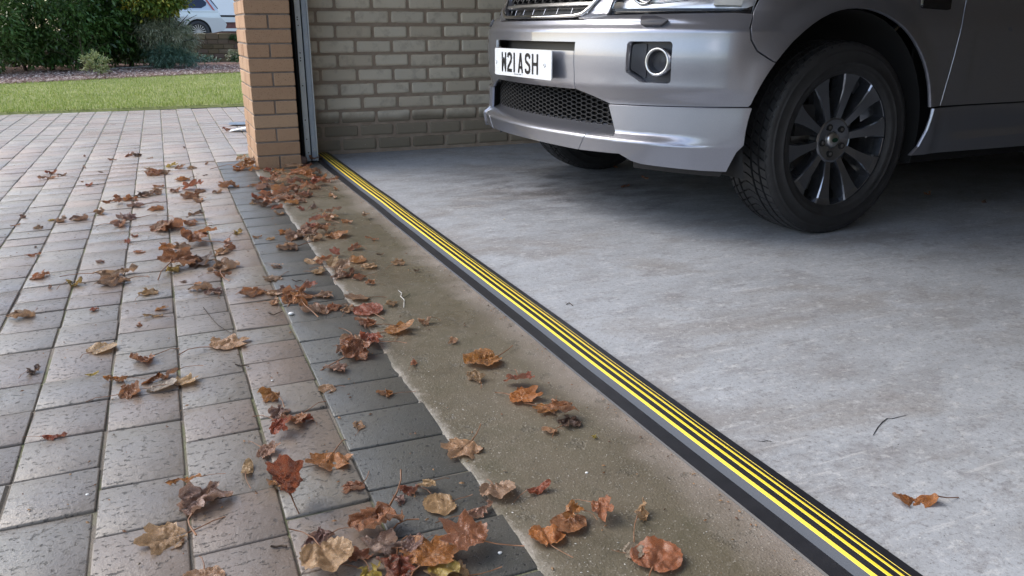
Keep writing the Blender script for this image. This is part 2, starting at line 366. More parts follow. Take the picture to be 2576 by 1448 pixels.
for i, (cx, cy, w, l, dark) in enumerate(plist):
    dz = rng.uniform(-.0012, .0014)+.0010*noise.noise(Vector((cx*1.3, cy*1.3, 4))); rx = rng.uniform(-.007, .007); ry = rng.uniform(-.007, .007)
    if i in near:
        o = link('paver', paver_mesh(w, l, dark, rng.randrange(2)), paving, (cx, cy, -.0255+dz), (rx, ry, rng.uniform(-.008, .008)))
    else:
        tgt = fard if dark else far
        hw, hl, b = (w-GAP)/2, (l-GAP)/2, .005; z = dz; r = rng.random()
        ring = lambda q, zz: [(cx-hw+q, cy-hl+q, zz+rx*-hl), (cx+hw-q, cy-hl+q, zz-rx*hl), (cx+hw-q, cy+hl-q, zz+rx*hl), (cx-hw+q, cy+hl-q, zz+rx*hl)]
        vs_ = ring(0, -.03)+ring(0, z-b-.0005)+ring(b, z-.0005)
        tgt.add(vs_, [(8,9,10,11)]+[(a+k, a+(k+1)%4, a+4+(k+1)%4, a+4+k) for a in (0,4) for k in range(4)], r)
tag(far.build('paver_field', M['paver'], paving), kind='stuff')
if fard.f: tag(fard.build('border_paver_field', M['dpaver'], paving), kind='stuff')
# concrete apron with a ragged feathered edge over the dark border
rn = random.Random(3)
av = []; N = 420
for i in range(N+1):
    y = -2.6+7.42*i/N
    e = .418+.013*noise.noise(Vector((0, y*2.1, 3)))+.009*noise.noise(Vector((1, y*11, 3)))+.004*noise.noise(Vector((1, y*45, 3)))
    top = .0018+.0012*noise.noise(Vector((3, y*8, 1)))
    av += [(e, y, -.0022), (e+.006, y, top*.5), (e+.018, y, top), (e+.06, y, .0012), (.60, y, .0008), (.80, y, .0008)]
af = []
for i in range(N):
    for k in range(5): a = i*6+k; af.append((a, a+1, a+7, a+6))
af = [f[::-1] for f in af]
tag(mesh_obj('concrete_apron', av, af, M['apron'], None, True), kind='structure')
fl = MB(); n = 0
fl.add([(.79,-.62,.002),(6.6,-.62,.002),(6.6,5.06,.002),(.79,5.06,.002)], [(0,1,2,3)])
fl.add([(.42,4.80,.002),(.79,4.80,.002),(.79,5.06,.002),(.42,5.06,.002)], [(0,1,2,3)])
floor = tag(fl.build('garage_floor', M['floor']), kind='structure')
# hairline cracks in the floor, each a thin dark groove lying in the surface
def crack(pts, w):
    mb = MB(); P = [ground(*p)[0] for p in pts]; vs_ = []
    for i, p in enumerate(P):
        d = (P[min(i+1,len(P)-1)]-P[max(i-1,0)]).normalized(); nn = Vector((-d.y, d.x, 0))*(w*(.3+.7*math.sin(PI*(i+.3)/(len(P)))))
        vs_ += [(p.x+nn.x, p.y+nn.y, .0028), (p.x-nn.x, p.y-nn.y, .0028)]
    mb.add(vs_, [(2*i, 2*i+1, 2*i+3, 2*i+2) for i in range(len(P)-1)]); o = mb.build('floor_crack', M['hole'], floor); return o
crack([(2283,1046),(2262,1051),(2243,1056),(2232,1055),(2220,1064),(2208,1078),(2203,1086),(2196,1098)], .0012)
crack([(1905,1112),(1918,1113),(1930,1111),(1942,1114)], .001)

# ------------------------------------------------------------------ threshold seal strip
ts = empty('threshold_seal', (0,0,0), label='long black rubber garage threshold seal with raised yellow stripes across the doorway', cat='threshold strip')
prof_pts = [(.783,.0015,'r'),(.786,.0040,'r'),(.815,.0070,'g'),(.820,.0100,'g'),(.828,.0150,'y'),(.8338,.0174,'r'),(.8446,.0193,'y'),(.8502,.0200,'r'),(.8603,.0205,'y'),(.8646,.0207,'r'),(.8712,.0206,'y'),(.8722,.0205,'r'),(.8900,.0192,'r'),(.897,.0110,'r'),(.9015,.0015,'r')]
seg = 60; y0s, y1s = -.60, 5.05
def strip_x(y): return .004*noise.noise(Vector((y*.9, 5, 0)))+.0015*noise.noise(Vector((y*3, 9, 0)))
base = MB(); 
vs_ = []; fs = []; mi = []
for j in range(seg+1):
    y = y0s+(y1s-y0s)*j/seg; dx = strip_x(y)
    for (x, z, k) in prof_pts: vs_.append((x+dx, y, z))
n = len(prof_pts)
for j in range(seg):
    for k in range(n-1):
        a = j*n+k
        if prof_pts[k][2] != 'y': fs.append((a, a+n, a+n+1, a+1)); mi.append({'r':0, 'g':1}[prof_pts[k][2]])
o = mesh_obj('seal_profile', [v for v in vs_], [f[::-1] for f in fs], None, ts, False, [M['rubber'], M['greyrub']], mi)
for k in range(n-1):
    if prof_pts[k][2] == 'y':
        v2 = []; f2 = []
        (xa, za, _), (xb, zb, _) = prof_pts[k], prof_pts[k+1]
        for j in range(seg+1):
            y = y0s+(y1s-y0s)*j/seg; dx = strip_x(y)
            v2 += [(xa+dx, y, za), (xa+.0005+dx, y, za+.0004), (xb-.0005+dx, y, zb+.0004), (xb+dx, y, zb)]
        for j in range(seg):
            for q in range(3): a = j*4+q; f2.append((a, a+1, a+5, a+4))
        mesh_obj('yellow_stripe', v2, f2, M['yellow'], ts)

# ------------------------------------------------------------------ pale brick side wall of the garage
COURSE = .0832; BL = .2225; WY = 5.06
wall = empty('garage_side_wall', (0, WY, 0), label='pale grey brick inner side wall of the garage behind the car front', cat='wall')
wb = MB(); wb.box(.70, 6.6, .0015, .22, -.05, 2.34); wb.build('mortar', M['wmortar'], wall)
bmeshes = []
for v in range(6):
    bm = bmesh.new(); bmesh.ops.create_grid(bm, x_segments=12, y_segments=6, size=.5)
    for q in bm.verts:
        x, z = q.co.x*2, q.co.y*2           # -1..1, rows bunched towards the rim
        x, z = [math.copysign(1-(1-min(1, abs(a)))**k_, a) for a, k_ in ((x, 1.9), (z, 2.1))]
        hx, hz = (BL-.010)/2, (COURSE-.013)/2
        rr = max(abs(x), abs(z)); rim_ = max(abs(q.co.x), abs(q.co.y))*2
        X, Z = x*hx, z*hz
        c = .011                             # soft worn corners
        cx_, cz_ = hx-c, hz-c
        if abs(X) > cx_ and abs(Z) > cz_:
            dx, dz = abs(X)-cx_, abs(Z)-cz_; d = math.hypot(dx, dz); m_ = max(dx, dz)
            if d > 0: dx *= m_/d; dz *= m_/d
            X = math.copysign(cx_+dx, X); Z = math.copysign(cz_+dz, Z)
        nn = noise.noise(Vector((X*40+v*9, Z*40, v)))
        if rim_ > .99: X += .0025*nn; Z += .003*noise.noise(Vector((X*30, Z*60+v*4, v+5))); Y = .006
        elif rr > .88: Y = -.0030+.0015*nn
        else: Y = -.0048+.0015*nn
        q.co = Vector((X, Y, Z))
    for f in bm.faces: f.smooth = True
    me = bpy.data.meshes.new('brick'); bm.to_mesh(me); bm.free()
    me.flip_normals() if me.polygons[0].normal.y > 0 else None
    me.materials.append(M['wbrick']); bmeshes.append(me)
blist = []
for row in range(28):
    z = .022+COURSE*row+.034
    off = .985 if row % 2 == 0 else .985+BL/2
    off += rng.uniform(-.006, .006)
    if row in (3,): off += .03
    k = -2
    while True:
        cx = off-.0+(k+.5)*BL
        if cx > 6.55: break
        xa, xb = cx-BL/2, cx+BL/2
        if xb > .72 and z < 2.3:
            blist.append((max(cx, cx), z, 1.0))
        k += 1
blist.sort(key=lambda b: (Vector((b[0], WY, b[1]))-Vector((1.5, WY, .4))).length)
restb = MB()
for i, (cx, z, s) in enumerate(blist):
    me = bmeshes[rng.randrange(6)]
    if cx-BL/2 < .70: sc = (cx+BL/2-.70)/BL; cx = .70+sc*BL/2
    else: sc = 1
    if i < 300:
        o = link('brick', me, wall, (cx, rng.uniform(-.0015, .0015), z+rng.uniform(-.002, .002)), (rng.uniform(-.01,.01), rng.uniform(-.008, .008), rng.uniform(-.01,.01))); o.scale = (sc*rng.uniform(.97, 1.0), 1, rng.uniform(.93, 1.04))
    else:
        hx, hz = (BL-.016)/2*sc, (COURSE-.016)/2
        restb.box(cx-hx, cx+hx, -.005, .008, z-hz, z+hz, rng.random())
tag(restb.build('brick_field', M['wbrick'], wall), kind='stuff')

# ------------------------------------------------------------------ garage shell
gar = empty('garage_building', (.5, 2, 0), label='garage building whose open doorway frames the parked car, dim inside', cat='garage')
def part(name, m, *box):
    mb = MB(); mb.box(*box); o = mb.build(name, m); o.parent = gar; o.matrix_parent_inverse = Matrix.Translation((-.5,-2,0)); return o
part('ceiling', M['plaster'], .45, 6.6, -.85, 5.30, 2.345, 2.45)
part('back_wall', M['darkwall'], 6.605, 6.8, -.85, 5.30, -.05, 2.34)
part('near_wall', M['darkwall'], .80, 6.6, -.85, -.625, -.05, 2.34)
part('near_pier', M['darkwall'], .44, .795, -1.1, -.63, -.05, 2.12)
part('lintel', M['plaster'], .47, .72, -1.1, 5.28, 2.125, 2.34)
part('fascia', M['timber'], .33, .36, -6, 5.45, 2.30, 2.50)
part('soffit', M['timber'], .363, .46, -6, 5.45, 2.345, 2.36)
part('house_wall', M['pmortar'], .46, .79, -6, -1.105, -.05, 2.34)
part('outer_wall', M['pmortar'], .705, 6.8, 5.285, 5.315, -.05, 2.34)
rv = MB(); rv.add([(.30,-6,2.505),(.30,5.5,2.505),(3.6,5.5,3.9),(3.6,-6,3.9),(7.1,5.5,2.505),(7.1,-6,2.505)], [(0,3,2,1),(3,5,4,2)])
o = rv.build('roof', M['roofing']); o.parent = gar; o.matrix_parent_inverse = Matrix.Translation((-.5,-2,0))

# ------------------------------------------------------------------ buff brick pillar
PXL, PXR, PYF, PYB = .437, .672, 4.667, 5.20
pil = empty('brick_pillar', ((PXL+PXR)/2, PYF, 0), label='buff brick pillar at the far side of the open garage doorway', cat='pillar')
cm = MB(); cxp = (PXL+PXR)/2
cm.box(PXL+.0045-cxp, PXR-.0045-cxp, .0045, PYB-PYF-.0045, -.05, 2.12); cm.build('mortar', M['pmortar'], pil)
bcache = {}
def pbrick(x0, x1, y0, y1, z0, z1, m=M['pbrick'], parent=pil, ox=cxp, oy=PYF):
    key = (round(x1-x0, 3), round(y1-y0, 3), round(z1-z0, 3), rng.randrange(2))
    if key not in bcache:
        me = rounded_box(x1-x0, y1-y0, z1-z0, .0022, .0010, len(bcache)+50, 1); me.materials.append(m); me.name = 'brick'; bcache[key] = me
    return link('brick', bcache[key], parent, ((x0+x1)/2-ox+rng.uniform(-.001,.001), (y0+y1)/2-oy+rng.uniform(-.001,.001), (z0+z1)/2), (0, rng.uniform(-.004,.004), rng.uniform(-.004,.004)))
J = .009
for row in range(28):
    z0 = row*.0742+.001; z1 = z0+.0742-J
    if row % 2 == 0:     # two half widths in front; the side shows a long face
        mid = (PXL+PXR)/2+rng.uniform(-.004, .004)
        pbrick(PXL, mid-J/2, PYF, PYF+.213, z0, z1); pbrick(mid+J/2, PXR, PYF, PYF+.213, z0, z1)
        pbrick(PXL, mid, PYF+.222, PYF+.324, z0, z1); pbrick(PXL, mid, PYF+.333, PYB, z0, z1)
    else:
        pbrick(PXL, PXR, PYF, PYF+.102, z0, z1)
        pbrick(PXL, PXL+.1, PYF+.111, PYF+.324, z0, z1); pbrick(PXL, PXL+.1, PYF+.333, PYB, z0, z1)

# ------------------------------------------------------------------ door guide rail
dr = empty('door_guide_rail', (.73, 4.85, 0), label='grey steel door guide rail with bolt holes beside the brick pillar', cat='door rail')
def rail(name, pts, m, z0=.012, z1=2.3):
    mb = MB(); n = len(pts)
    mb.add([(x-.73, y-4.85, z0) for x, y in pts]+[(x-.73, y-4.85, z1) for x, y in pts], [(i, i+1, n+i+1, n+i) for i in range(n-1)]); return mb.build(name, m, dr)
rail('black_jamb', [(.676,4.70),(.676,4.84),(.690,4.84),(.712,4.86),(.716,4.88)], M['black'])
mb = MB(); mb.box(.674-.73, .722-.73, 4.865-4.85, 5.05-4.85, 0, 2.3); mb.build('backing_frame', M['black'], dr)
rail('flange', [(.7165,4.80),(.7165,4.785),(.745,4.785),(.748,4.800)], M['galv'])
rail('groove', [(.748,4.800),(.7505,4.808),(.753,4.800)], M['darkgrey'])
rail('web', [(.753,4.800),(.755,4.790),(.778,4.790),(.779,4.793)], M['galv2'])
rail('lip', [(.779,4.793),(.781,4.778),(.786,4.778),(.790,4.80),(.790,5.03)], M['galv'])
def dots(name, m, lst, r, y):
    for x, z in lst:
        mb = MB(); mb.tube([(x-.73, y-4.85-.0015, z), (x-.73, y-4.85+.002, z)], r, 8); mb.build(name, m, dr)
dots('bolt_hole', M['hole'], [(.727,.80),(.727,.787),(.729,.757),(.728,.612),(.728,.585),(.728,.570),(.729,.435),(.7285,.245),(.7285,.137),(.733,.06),(.727,1.0),(.727,1.2)], .0036, 4.785)
dots('rivet', M['chrome'], [(.766,.700),(.772,.711),(.768,.660),(.774,.649),(.764,.135),(.770,.149),(.765,.082),(.771,.072)], .0022, 4.79)

# ------------------------------------------------------------------ parked car: body surface as a function of (s, z)
# s runs from the middle of the nose round the near corner and back along the near side; z is height
HALF = [(0,.012),(.1,.014),(.2,.021),(.3,.033),(.4,.050),(.5,.074),(.6,.110),(.68,.150),(.75,.195),(.81,.240),(.86,.290),(.895,.340),(.918,.395),(.932,.45),(.940,.52),(.943,.60),(.943,.8)]
def _cr(P, n=12):
    out = []; Q = [(-P[1][0], P[1][1])]+P+[(P[-1][0], 2*P[-1][1]-P[-2][1])]
    for i in range(1, len(Q)-2):
        for k in range(n):
            t = k/n; out.append(tuple(.5*(2*b+(c-a)*t+(2*a-5*b+4*c-d)*t*t+(-a+3*b-3*c+d)*t**3) for a, b, c, d in zip(*Q[i-1:i+3])))
    out.append(P[-1]); return out
_C = _cr(HALF); _S = [0]
for i in range(1, len(_C)): _S.append(_S[-1]+math.dist(_C[i], _C[i-1]))
SEND = _S[-1]
def plan(s):
    a = abs(s); sg = 1 if s >= 0 else -1
    if a >= SEND:
        x = .8+a-SEND; y = .943
        if x > 3.7: y -= .25*((x-3.7)/.7)**2.2
    else:
        i = min(bisect.bisect_right(_S, a), len(_S)-1); t = (a-_S[i-1])/max(1e-9, _S[i]-_S[i-1])
        y = _C[i-1][0]*(1-t)+_C[i][0]*t; x = _C[i-1][1]*(1-t)+_C[i][1]*t
    return x, -y*sg
def smooth(e0, e1, x): t = max(0, min(1, (x-e0)/(e1-e0))); return t*t*(3-2*t)
def pl(pts, x):
    if x <= pts[0][0]: return pts[0][1]
    for (a, b), (c, d) in zip(pts, pts[1:]):
        if x <= c: t = (x-a)/(c-a); t = t*t*(3-2*t); return b+(d-b)*t
    return pts[-1][1]
FR = [(.20,-.05),(.27,-.02),(.40,-.016),(.478,-.016),(.555,.0),(.64,.005),(.728,.0),(.765,-.022),(.80,-.05),(.88,-.085),(1.0,-.18),(1.06,-.27)]
SDP = [(.20,-.03),(.27,-.012),(.45,.0),(.62,.002),(.72,.0),(.85,-.012),(1.0,-.04),(1.06,-.08)]
ACX, ACZ, AR = .815, .372, .437        # front wheel arch; rear one 2.66 m further back
def prof(s, z):
    w = smooth(.86, 1.22, abs(s)); o = pl(FR, z)*(1-w)+pl(SDP, z)*w; x, y = plan(s)
    if abs(s) > .9:
        r = min(math.hypot(x-ACX, z-ACZ), math.hypot(x-ACX-2.66, z-ACZ)); o += .018*(1-smooth(.43, .52, r))*smooth(.9, 1.15, abs(s))
    return o
def SF(s, z, off=0.):
    x, y = plan(s); e = 1e-3; x1, y1 = plan(s+e); x0, y0 = plan(s-e)
    tx, ty = x1-x0, y1-y0; l = math.hypot(tx, ty); o = prof(s, z)+off
    return Vector((x+ty/l*o, y-tx/l*o, z))
def NF(s, z, offf):
    e = 4e-3; a = SF(s+e, z, offf(s+e, z))-SF(s-e, z, offf(s-e, z)); b = SF(s, z+e, offf(s, z+e))-SF(s, z-e, offf(s, z-e))
    n = b.cross(a); n.normalize()
    x1, y1 = plan(s+e); x0, y0 = plan(s-e); out = Vector((y1-y0, -(x1-x0), 0))
    return n if n.dot(out) > 0 else -n
CAR_O = Vector((1.38296, 3.18106, 0)); CAR_R = R(3.0)
car = empty('parked_car', CAR_O, CAR_R, 'silver grey four wheel drive car parked nose out in the garage', 'car')
SGRID = .04
def round_poly(pts, r=.006, n=3):
    out = []; N = len(pts)
    for i in range(N):
        p = Vector(pts[i]); a = Vector(pts[i-1])-p; b = Vector(pts[(i+1) % N])-p
        rr = min(r, a.length*.45, b.length*.45)
        if rr < 1e-4: out.append(tuple(p)); continue
        A = p+a.normalized()*rr; B = p+b.normalized()*rr
        for k in range(n+1): t = k/n; q = A*(1-t)**2+p*2*t*(1-t)+B*t*t; out.append((q.x, q.y))
    return out
def patch(name, m, outer, holes=(), off=0., thick=.014, hole_thick=.05, parent=None, sg=.035, zg=.025, mirror=False, label=None, edge_round=.0025):
    """a body panel cut out of the (s, z) surface, with turned-in edges"""
    offf = off if callable(off) else (lambda s, z: off)
    loops = [[Vector((x, y, 0)) for x, y in outer]]+[[Vector((x, y, 0)) for x, y in h] for h in holes]
    tris = tessellate_polygon(loops); flat = [v for l in loops for v in l]
    bm = bmesh.new(); bv = [bm.verts.new(v) for v in flat]
    for t in tris:
        try: bm.faces.new([bv[i] for i in t])
        except ValueError: pass
    xs = [v.x for v in flat]; ys = [v.y for v in flat]
    def cuts(lo, hi, st, ax):
        k = math.ceil(lo/st)
        while k*st < hi:
            co = Vector((k*st, 0, 0)) if ax == 0 else Vector((0, k*st, 0)); no = Vector((1,0,0)) if ax == 0 else Vector((0,1,0))
            bmesh.ops.bisect_plane(bm, geom=bm.verts[:]+bm.edges[:]+bm.faces[:], plane_co=co, plane_no=no, dist=1e-5); k += 1
    cuts(min(xs), max(xs), sg, 0); cuts(min(ys), max(ys), zg, 1)
    bmesh.ops.remove_doubles(bm, verts=bm.verts[:], dist=1e-5)
    bm.verts.ensure_lookup_table(); bm.verts.index_update()
    sgn = -1 if mirror else 1
    P = []; NN = []
    for v in bm.verts:
        s, z = v.co.x, v.co.y; P.append(SF(sgn*s, z, offf(s, z))); NN.append(NF(sgn*s, z, (lambda a, b: offf(abs(a) if mirror else a, b))))
    faces = []; 
    for f in bm.faces:
        ids = [v.index for v in f.verts]; n = (P[ids[1]]-P[ids[0]]).cross(P[ids[2]]-P[ids[0]])
        if len(ids) > 3: n = n+(P[ids[2]]-P[ids[0]]).cross(P[ids[3]]-P[ids[0]])
        if n.dot(NN[ids[0]]) < 0: ids = ids[::-1]
        faces.append(ids)
    vn = list(NN); verts = list(P); nb = len(P)
    inh = lambda c: any(min((c-v).length for v in l) < .001 or _onloop(c, l) for l in loops[1:])
    def _onloop(c, l):
        for i in range(len(l)):
            a, b = l[i-1], l[i]; ab = b-a; L2 = ab.length_squared
            if L2 < 1e-12: continue
            t = max(0, min(1, (c-a).dot(ab)/L2))
            if (a+ab*t-c).length < 2e-4: return True
        return False
    loopn = [[tuple(NN[i]) for i in f] for f in faces]; 
    for e in bm.edges:
        if len(e.link_faces) == 1:
            i, j = e.verts[0].index, e.verts[1].index
            mid = (e.verts[0].co+e.verts[1].co)/2
            th = hole_thick if (holes and inh(mid)) else thick
            # a small rounded shoulder then the return wall
            fc = e.link_faces[0].calc_center_median(); d = (mid-fc); d.z = 0
            A, B = P[i], P[j]; a2 = A-NN[i]*th; b2 = B-NN[j]*th
            n0 = len(verts); verts += [A, B, b2, a2]
            fn = (B-A).cross(b2-A)
            f3 = SF(sgn*fc.x, fc.y, offf(fc.x, fc.y))
            outw = (A+B)/2-f3
            q = [n0, n0+1, n0+2, n0+3]
            if fn.dot(outw) < 0: q = q[::-1]; fn = -fn
            fn.normalize(); faces.append(q)
            loopn.append([tuple(((fn*.75+NN[i]*.65) if k in (n0, n0+1) else fn).normalized()) for k in q])
    bm.free()
    o = mesh_obj(name, verts, faces, m, parent or car, True)
    o.data.normals_split_custom_set([n for l in loopn for n in l])
    if label: o['label'] = label
    return o
def both(name, m, outer, **k):
    a = patch(name, m, outer, **k); b = patch(name, m, outer, mirror=True, **k); return a, b
def sx(x): return x-.8+SEND         # s of a place x metres behind the nose, on the straight side
ac = sx(ACX)
def arc(c, r, a0, a1, n): return [(c+r*math.cos(a0+(a1-a0)*i/n), ACZ+r*math.sin(a0+(a1-a0)*i/n)) for i in range(n+1)]

fog_hole = round_poly([(.605,.594),(.608,.690),(.616,.698),(.772,.699),(.780,.690),(.779,.566),(.770,.559),(.668,.560)], .008, 3)
# bumper: upper beam across the nose plus both corners
near_side = [(.352,.523),(.44,.503),(.529,.479),(1.047,.488)]
archpts = arc(ac, AR, R(163.5), R(143.5), 6)
seam = [(1.112,.634),(1.060,.667),(1.036,.704),(1.031,.742),(1.046,.786)]
top = [(.98,.790),(.48,.786),(.41,.776),(.37,.769)]
R_ = near_side+archpts+seam+top
outer = [(s, z) for s, z in R_]+[(-s, z) for s, z in R_[::-1]]
outer += [(-.352,.6935),(.352,.6935)]
patch('bumper', M['paint'], outer, [fog_hole, [(-s, z) for s, z in fog_hole[::-1]]], hole_thick=.055)
patch('plate_panel', M['paint'], round_poly([(-.347,.522),(.347,.522),(.3475,.661),(-.3475,.661)], .004, 2), thick=.07)
patch('bumper_slot_back', M['black'], [(-.37,.64),(.37,.64),(.37,.71),(-.37,.71)], off=-.058, thick=.005)
# fog lamps
for sgn in (1, -1):
    mir = sgn < 0
    patch('fog_pocket', M['darkgrey'], [(.585,.54),(.585,.72),(.80,.72),(.80,.54)], off=-.050, thick=.004, mirror=mir)
    fo = round_poly([(.612,.602),(.616,.688),(.663,.692),(.663,.57)], .008, 2)
    patch('fog_surround', M['darkgrey'], fo, off=lambda s, z: -.045+.5*max(0, .655-s), thick=.01, mirror=mir)
    c = SF(sgn*.722, .631, -.014); d = Vector((-1, -.42*sgn, .03)).normalized()
    q = d.to_track_quat('Z', 'Y').to_matrix().to_4x4()
    def ringmesh(name, prof_, m, parent, smooth=True, T=Matrix.Translation(c) @ q, n=40):
        vs_ = []; fs = []; k = len(prof_)
        for i in range(n):
            a = 2*PI*i/n
            for r_, h in prof_: vs_.append(T @ Vector((r_*math.cos(a), r_*math.sin(a), h)))
        for i in range(n):
            for j in range(k-1): fs.append((i*k+j, ((i+1) % n)*k+j, ((i+1) % n)*k+j+1, i*k+j+1))
        return mesh_obj(name, vs_, fs, m, parent, smooth)
    fg = ringmesh('fog_lamp', [(.037,-.045),(.0372,-.004),(.040,.0025),(.0445,.0042),(.048,.001),(.048,-.02)], M['satin'], car)
    ringmesh('reflector_cup', [(.0001,-.060),(.018,-.058),(.030,-.048),(.0368,-.030),(.0368,-.003)], M['rim'], fg)
    ringmesh('lens', [(.0001,-.033),(.015,-.035),(.027,-.041),(.030,-.046)], M['glass'], fg)
    patch('washer_cover', M['darkgrey'], round_poly([(.647,.783),(.70,.783),(.755,.770),(.732,.752),(.668,.752),(.652,.757)], .003, 2), off=.013, thick=.014, mirror=mir)
# lower grille: backing and honeycomb
patch('lower_grille_back', M['black'], [(-.60,.33),(.60,.33),(.60,.50),(.36,.55),(-.36,.55),(-.60,.50)], off=-.085, thick=.004)
hx = MB(); HW, HH, BT = .042, .0165, .0032
def hexcell(cs, cz):
    pts = [(cs-HW/2,cz),(cs-HW/4,cz+HH/2),(cs+HW/4,cz+HH/2),(cs+HW/2,cz),(cs+HW/4,cz-HH/2),(cs-HW/4,cz-HH/2)]
    def P2(f, of): return [SF(cs+(x-cs)*f, cz+(z-cz)*(f-.08 if f < 1 else f), of) for x, z in pts]
    o_ = P2(1.0, -.036); i_ = P2(.84, -.037); b_ = P2(.84, -.055)
    hx.add(o_+i_+b_, [(k, (k+1) % 6, 6+(k+1) % 6, 6+k) for k in range(6)]+[(6+k, 6+(k+1) % 6, 12+(k+1) % 6, 12+k) for k in range(6)])
for i in range(-20, 21):
    for j in range(-1, 11):
        cs = i*HW*.75; cz = .375+j*HH+(HH/2 if i % 2 else 0)
        lim = .60 if cz < .47 else (.60-(cz-.47)*2.6)
        if abs(cs) < min(lim, .57) and cz < .545: hexcell(cs, cz)
hx.build('lower_grille_mesh', M['mattblack'], car)
# front lip (middle) and corner spoilers
def lip_off(s, z):
    a = abs(s)
    if z >= .352: return .036-.090*smooth(.352, .412, z)
    return .036-.006*(.352-z)/.05
def cs_off(s, z):
    f = 1-smooth(.70, .975, s)
    if z > .386: return .015-.004*smooth(.386,.47,z)*0+.0*f
    if z > .350: return .015+(.010*1+.020*f)*smooth(.386, .352, z)*f
    return .015+.030*f-.006*(.352-z)/.05
patch('front_lip', M['paint'], [(-.393,.300),(-.2,.302),(0,.303),(.2,.302),(.393,.300),(.425,.345),(.475,.408),(0,.412),(-.475,.408),(-.425,.345)], off=lip_off, thick=.03, sg=.03, zg=.006)
both('lip_wing', M['paint'], [(.398,.300),(.60,.306),(.578,.345),(.574,.408),(.480,.408),(.430,.345)], off=lip_off, thick=.03, sg=.03, zg=.006)
sp = [(.534,.4755),(1.052,.4845)]+arc(ac, AR-.002, R(165.3), R(181.5), 5)+[(1.018,.335),(.992,.265),(.90,.267),(.69,.279),(.655,.286),(.603,.308),(.578,.345),(.572,.375)]
both('corner_spoiler', M['paint'], sp, off=cs_off, thick=.022, sg=.03, zg=.008)
both('spoiler_underside', M['black'], [(.62,.25),(.98,.24),(1.0,.30),(.62,.32)], off=-.03, thick=.02)
# headlights
hl = [(.484,.800),(1.038,.797),(1.050,.815),(1.10,.90),(1.15,.965),(1.05,.972),(.52,.955),(.492,.93)]
for mir in (False, True):
    s_ = -1 if mir else 1
    hb = patch('headlight', M['mirror'], [(.45,.775),(1.06,.775),(1.17,.98),(.45,.98)], off=-.055, thick=.004, mirror=mir)
    patch('lamp_cover', M['glass'], round_poly(hl, .008, 3), off=-.004, thick=.004, mirror=mir, parent=hb, sg=.06)
    patch('black_bezel', M['gloss_black'], [(.478,.787),(1.047,.787),(1.052,.812),(1.03,.8045),(.484,.8085)], off=-.012, thick=.03, mirror=mir, parent=hb)
    patch('indicator_block', M['cream'], [(.90,.815),(1.02,.812),(1.05,.86),(.92,.88)], off=-.035, thick=.01, mirror=mir, parent=hb)
    c = SF(s_*.60, .865, -.03); q = Vector((-1, -.35*s_, 0)).normalized().to_track_quat('Z', 'Y').to_matrix().to_4x4(); T = Matrix.Translation(c) @ q
    def ring2(name, prof_, m, parent, T=T, n=32):
        vs_ = []; fs = []; k = len(prof_)
        for i in range(n):
            a = 2*PI*i/n
            for r_, h in prof_: vs_.append(T @ Vector((r_*math.cos(a), r_*math.sin(a), h)))
        for i in range(n):
            for j in range(k-1): fs.append((i*k+j, ((i+1) % n)*k+j, ((i+1) % n)*k+j+1, i*k+j+1))
        return mesh_obj(name, vs_, fs, m, parent, True)
    ring2('projector_ring', [(.040,-.02),(.041,.006),(.046,.012),(.052,.006),(.052,-.02)], M['chrome'], hb)
    ring2('projector_lens', [(.0001,.018),(.02,.014),(.034,.002),(.040,-.012)], M['gloss_black'], hb)
    mb = MB(); mb.tube([SF(s_*t, .822+.018*smooth(.66,.9,t), -.02) for t in (.64,.70,.76,.82,.88)], .0035, 6); mb.build('silver_trim', M['chrome'], hb, True)
# grille
gr = patch('grille', M['black'], [(-.43,.775),(.43,.775),(.47,.99),(-.47,.99)], off=-.040, thick=.004)
fr = MB(); path = [(0,.785),(.15,.785),(.30,.7865),(.345,.793),(.38,.812),(.405,.845),(.425,.90),(.44,.955),(.42,.985),(.30,.992),(0,.995)]
path = path+[(-s, z) for s, z in path[-2:0:-1]]+[(0,.785)]
fr.tube([SF(s, z, .012) for s, z in path], .0075, 8, cap=False); fr.build('chrome_frame', M['chrome'], gr, True)
both('grille_surround', M['paint'], [(.385,.776),(.474,.789),(.482,.81),(.488,.95),(.455,.99),(.432,.90),(.415,.845),(.39,.81),(.36,.792),(.33,.780)], off=.004, thick=.02, parent=gr)
g2 = MB(); hs = .052
for i in range(-11, 12):
    for j in range(6):
        cs = i*.036; cz = .852+j*.024+(.012 if i % 2 else 0)
        if abs(cs) > .40: continue
        pts = [(cs+.024*math.cos(k*PI/3), cz+.0139*math.sin(k*PI/3)) for k in range(6)]
        A = [SF(x, z, -.008) for x, z in pts]; B = [SF(cs+(x-cs)*.72, cz+(z-cz)*.72, -.010) for x, z in pts]; Cc = [SF(cs+(x-cs)*.72, cz+(z-cz)*.72, -.025) for x, z in pts]
        g2.add(A+B+Cc, [(k, (k+1) % 6, 6+(k+1) % 6, 6+k) for k in range(6)]+[(6+k, 6+(k+1) % 6, 12+(k+1) % 6, 12+k) for k in range(6)])
g2.build('grille_mesh', M['black'], gr)
patch('grille_bar', M['satin'], [(-.385,.826),(.385,.826),(.392,.836),(-.392,.836)], off=.002, thick=.02, parent=gr)
for i in range(-3, 4):
    s = i*.105+.02; mb = MB(); mb.tube([SF(s, .794, -.02), SF(s+.004, .828, -.02)], .0016, 5); mb.build('grille_rib', M['rim'], gr)
c = SF(.295, .866, .012); q = Vector((-1, -.12, .15)).normalized().to_track_quat('Z', 'Y').to_matrix().to_4x4()
T = Matrix.Translation(c) @ q @ Matrix.Diagonal((.56, 1, 1, 1)) if False else Matrix.Translation(c) @ q
